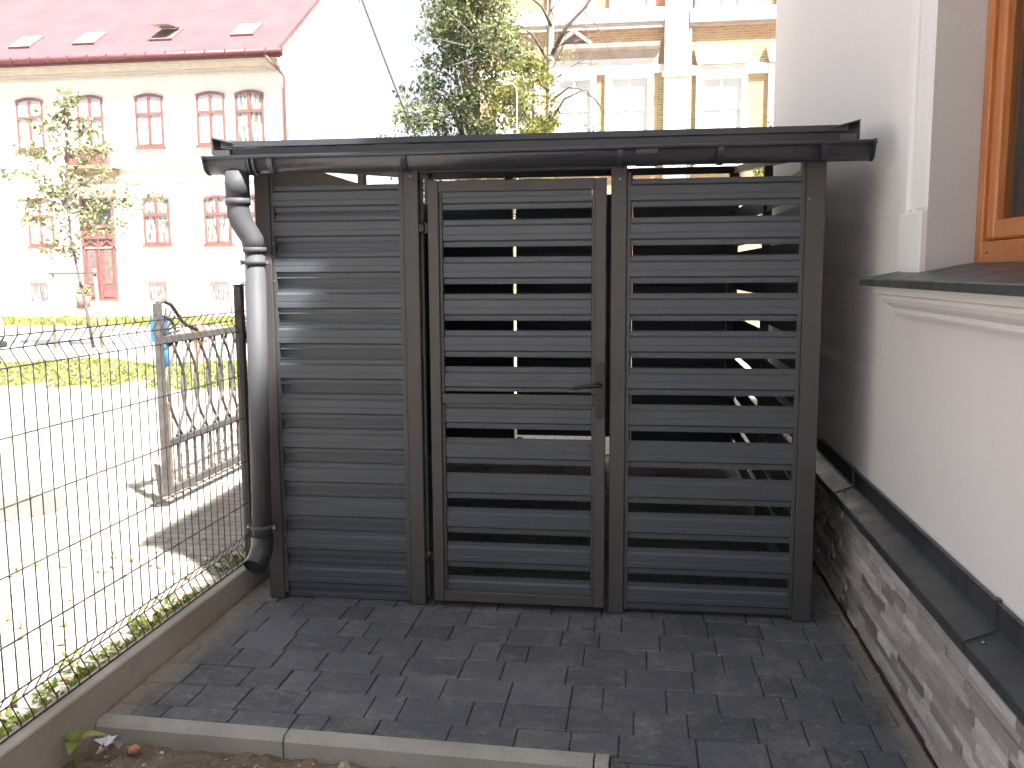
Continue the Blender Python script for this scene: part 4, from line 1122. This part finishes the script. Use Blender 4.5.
b = MB(); o_ = b.verts([(-9.095, cyn+.2, .98), (-9.095, cyf-.2, .98), (-9.5, cyf-.3, 1.29), (-9.5, cyn+.3, 1.29)]); b.face([o_, o_+1, o_+2, o_+3]); b.build('rear_window', M['carglass'], car)
b = MB(); b.box(-9.2, -8.96, cyn-.02, cyn+.06, .62, .78, bev=.02); b.build('tail_light', M['carlight'], car)
b = MB(); b.box(-9.1, -8.965, cyn+.0, cyf-.0, .3, .42, bev=.03); b.build('bumper', M['tyre'], car)
b = MB(); b.box(-9.3, -8.98, cyn-.08, cyn+.0, .84, .89, bev=.015); b.build('spoiler', M['tyre'], car)

car.location.x -= 1.12

# ------------------------------------------------------------------ grass and weeds
def inpatch(): pass
b = MB()
for i in range(26000):
    x = rnd.uniform(-24, -3); y = 7.5+rnd.random()*4.1
    lo = 7.6+max(0, -x-5)*.0; 
    if y < lo+.3*math.sin(x*1.7)+.3*math.sin(x*4.1+1)+.25*math.sin(x*9): continue
    if y > 11.4-.5*abs(math.sin(x*.7))-.3*math.sin(x*2.3): continue
    h = rnd.uniform(.03, .07); a = rnd.uniform(0, PI); dx, dy = math.cos(a)*.035, math.sin(a)*.035
    o_ = b.verts([(x-dx, y-dy, 0), (x+dx, y+dy, 0), (x+rnd.gauss(0, .04), y+rnd.gauss(0, .04), h)]); b.face((o_, o_+1, o_+2), rnd.random())
o = b.build('verge_grass', M['grass']); tag(o, 'band of short yellow-green grass on the verge beyond the fence', 'grass', kind='stuff')
b = MB()
for i in range(9000):
    x = rnd.uniform(-34, -6); y = rnd.uniform(21.6, 25.9); h = rnd.uniform(.05, .16); a = rnd.uniform(0, PI); dx, dy = math.cos(a)*.08, math.sin(a)*.08
    o_ = b.verts([(x-dx, y-dy, 0), (x+dx, y+dy, 0), (x+rnd.gauss(0, .05), y+rnd.gauss(0, .05), h)]); b.face((o_, o_+1, o_+2), .5+.5*rnd.random())
o = b.build('lawn_grass', M['grass']); tag(o, 'thin strip of pale lawn in front of the white townhouse', 'grass', kind='stuff')
b = MB()
def weedtuft(x, y, n, s):
    for k in range(n):
        a = rnd.uniform(0, 2*PI); d = Vector((math.cos(a), math.sin(a), rnd.uniform(.2, 1.3))); L = s*rnd.uniform(.5, 1.3)
        b.leaf((x+rnd.gauss(0, .015), y+rnd.gauss(0, .015), rnd.uniform(0, .02)), d, (0, 0, 1), L, L*rnd.uniform(.35, .6), rnd.random(), .1)
for i in range(900):
    y = rnd.uniform(-2.6, .9); x = -.945-abs(rnd.gauss(0, .075))-(0 if rnd.random() < .8 else rnd.uniform(0, .15))
    from mathutils import noise as mn
    if mn.noise(Vector((x*3, y*2.2, 4.))) < -.12 and y > -1.2: continue
    weedtuft(x, y, rnd.randint(3, 6), .045)
for i in range(170):
    y = rnd.uniform(-1.5, 3.2); x = rnd.uniform(-2.6, -1.15)
    if mn.noise(Vector((x*1.5, y*1.5, 9.))) < .05: continue
    weedtuft(x, y, 4, .03)
o = b.build('weeds', M['weed']); tag(o, 'low leafy weeds growing along the street side of the fence plinth', 'weeds', kind='stuff')
b = MB()
for i in range(120):
    y = rnd.uniform(-2.2, 2.8); x = rnd.uniform(-2.6, -1.0); b.leaf((x, y, .006), (rnd.gauss(0, 1), rnd.gauss(0, 1), .1), (0, 0, 1), .05, .03, rnd.random(), .2)
for i in range(10):
    b.leaf((rnd.uniform(-.8, .9), rnd.uniform(-1.7, -1.35), -.05), (rnd.gauss(0, 1), rnd.gauss(0, 1), .1), (0, 0, 1), .035, .022, rnd.random(), .2)
o = b.build('dry_leaves', M['deadleaf']); tag(o, 'scattered dry fallen leaves lying on paving and soil', 'leaves', kind='stuff')

# seedling
t = thing('seedling_plant', (-.80, -1.42, -.07), 'young plant with three broad green leaves at the lower left corner', 'plant')
b = MB(); b.tube([(-.80, -1.435, -.12), (-.80, -1.43, -.03), (-.80, -1.42, .01)], [.004, .0035, .002], 6); b.build('stem', M['seedling'], t)
def bigleaf(b, p, d, L, W, n=(0, 0, 1), tone=.5):
    p = Vector(p); d = Vector(d).normalized(); n = Vector(n); u = d.cross(n).normalized(); n = u.cross(d)
    rows_ = []
    for i in range(9):
        t_ = i/8; wd = W*math.sin(PI*min(1, t_**.75))*.5+.0004
        c = p+d*L*t_+n*(.09*L*math.sin(PI*t_)-.25*L*t_*t_)
        rows_.append(b.verts([c-u*wd+n*wd*.35, c-u*wd*.5+n*wd*.12, c, c+u*wd*.5+n*wd*.12, c+u*wd+n*wd*.35]))
    for a, c in zip(rows_, rows_[1:]):
        for k in range(4): b.face((a+k, a+k+1, c+k+1, c+k), tone+rnd.uniform(-.07, .07), True)
for d, L, W, tn in (((1, .35, .45), .10, .045, .8), ((-.9, .3, .45), .075, .042, .45), ((.35, -1, .3), .085, .05, .35), ((-.1, .6, .9), .05, .035, .2)):
    b = MB(); bigleaf(b, (-.80, -1.42, .008), d, L, W, tone=tn); b.build('leaf', M['seedling'], t)

def lump(b, c, r, tone=.5, squash=.6):
    import bmesh
    bmm = bmesh.new(); bmesh.ops.create_icosphere(bmm, subdivisions=1, radius=1)
    o_ = b.verts([Vector(c)+Vector((v.co.x*r*rnd.uniform(.75, 1.25), v.co.y*r*rnd.uniform(.75, 1.25), v.co.z*r*squash*rnd.uniform(.75, 1.2))) for v in bmm.verts])
    for f_ in bmm.faces: b.face([o_+v.index for v in f_.verts], tone)
    bmm.free()
b = MB(); lump(b, (-.645, -1.33, -.052), .024); o = b.build('brick_fragment', M['brickbit']); tag(o, 'small broken piece of red brick on the soil by the kerb', 'brick fragment')
b = MB(); lump(b, (.12, -1.345, -.052), .026); o = b.build('stone', M['stake']); tag(o, 'yellowish stone lying on the soil below the kerb joint', 'stone')
b = MB()
for i in range(7):
    c = Vector((-.73+rnd.gauss(0, .018), -1.335+rnd.gauss(0, .012), -.048)); b.leaf(c, (rnd.gauss(0, 1), rnd.gauss(0, 1), .5), (rnd.gauss(0, .5), rnd.gauss(0, .5), 1), .045, .04, .5, .3)
o = b.build('plastic_scrap', M['scrap']); tag(o, 'crumpled whitish plastic scrap on the soil at the kerb end', 'scrap')
b = MB()
for i in range(420):
    x, y = rnd.uniform(-.83, .98), -1.29-abs(rnd.gauss(0, .18)); r = abs(rnd.gauss(0, .0032))+.0012; lump(b, (x, y, -.075+height(x, y)-.02*max(0, (x+.2)*.3)+r*.3), r, rnd.random())
for i in range(260):
    y = rnd.uniform(-1.15, .2); x = -.838+abs(rnd.gauss(0, .05)); r = rnd.uniform(.0012, .004); lump(b, (x, y, r*.5), r, rnd.random()*.5)
for i in range(120):
    y = rnd.uniform(-1.9, .4); x = 2.05-abs(rnd.gauss(0, .04)); r = rnd.uniform(.0012, .0045); lump(b, (x, y, r*.5), r, rnd.random()*.4)
for i in range(50):
    lump(b, (rnd.uniform(-.5, 2.0), rnd.uniform(-1.15, -.05), .002), rnd.uniform(.001, .0035), rnd.random()*.3)
o = b.build('pebbles', M['pebble']); tag(o, 'loose pebbles and grit on the soil and paving edges', 'pebbles', kind='stuff')
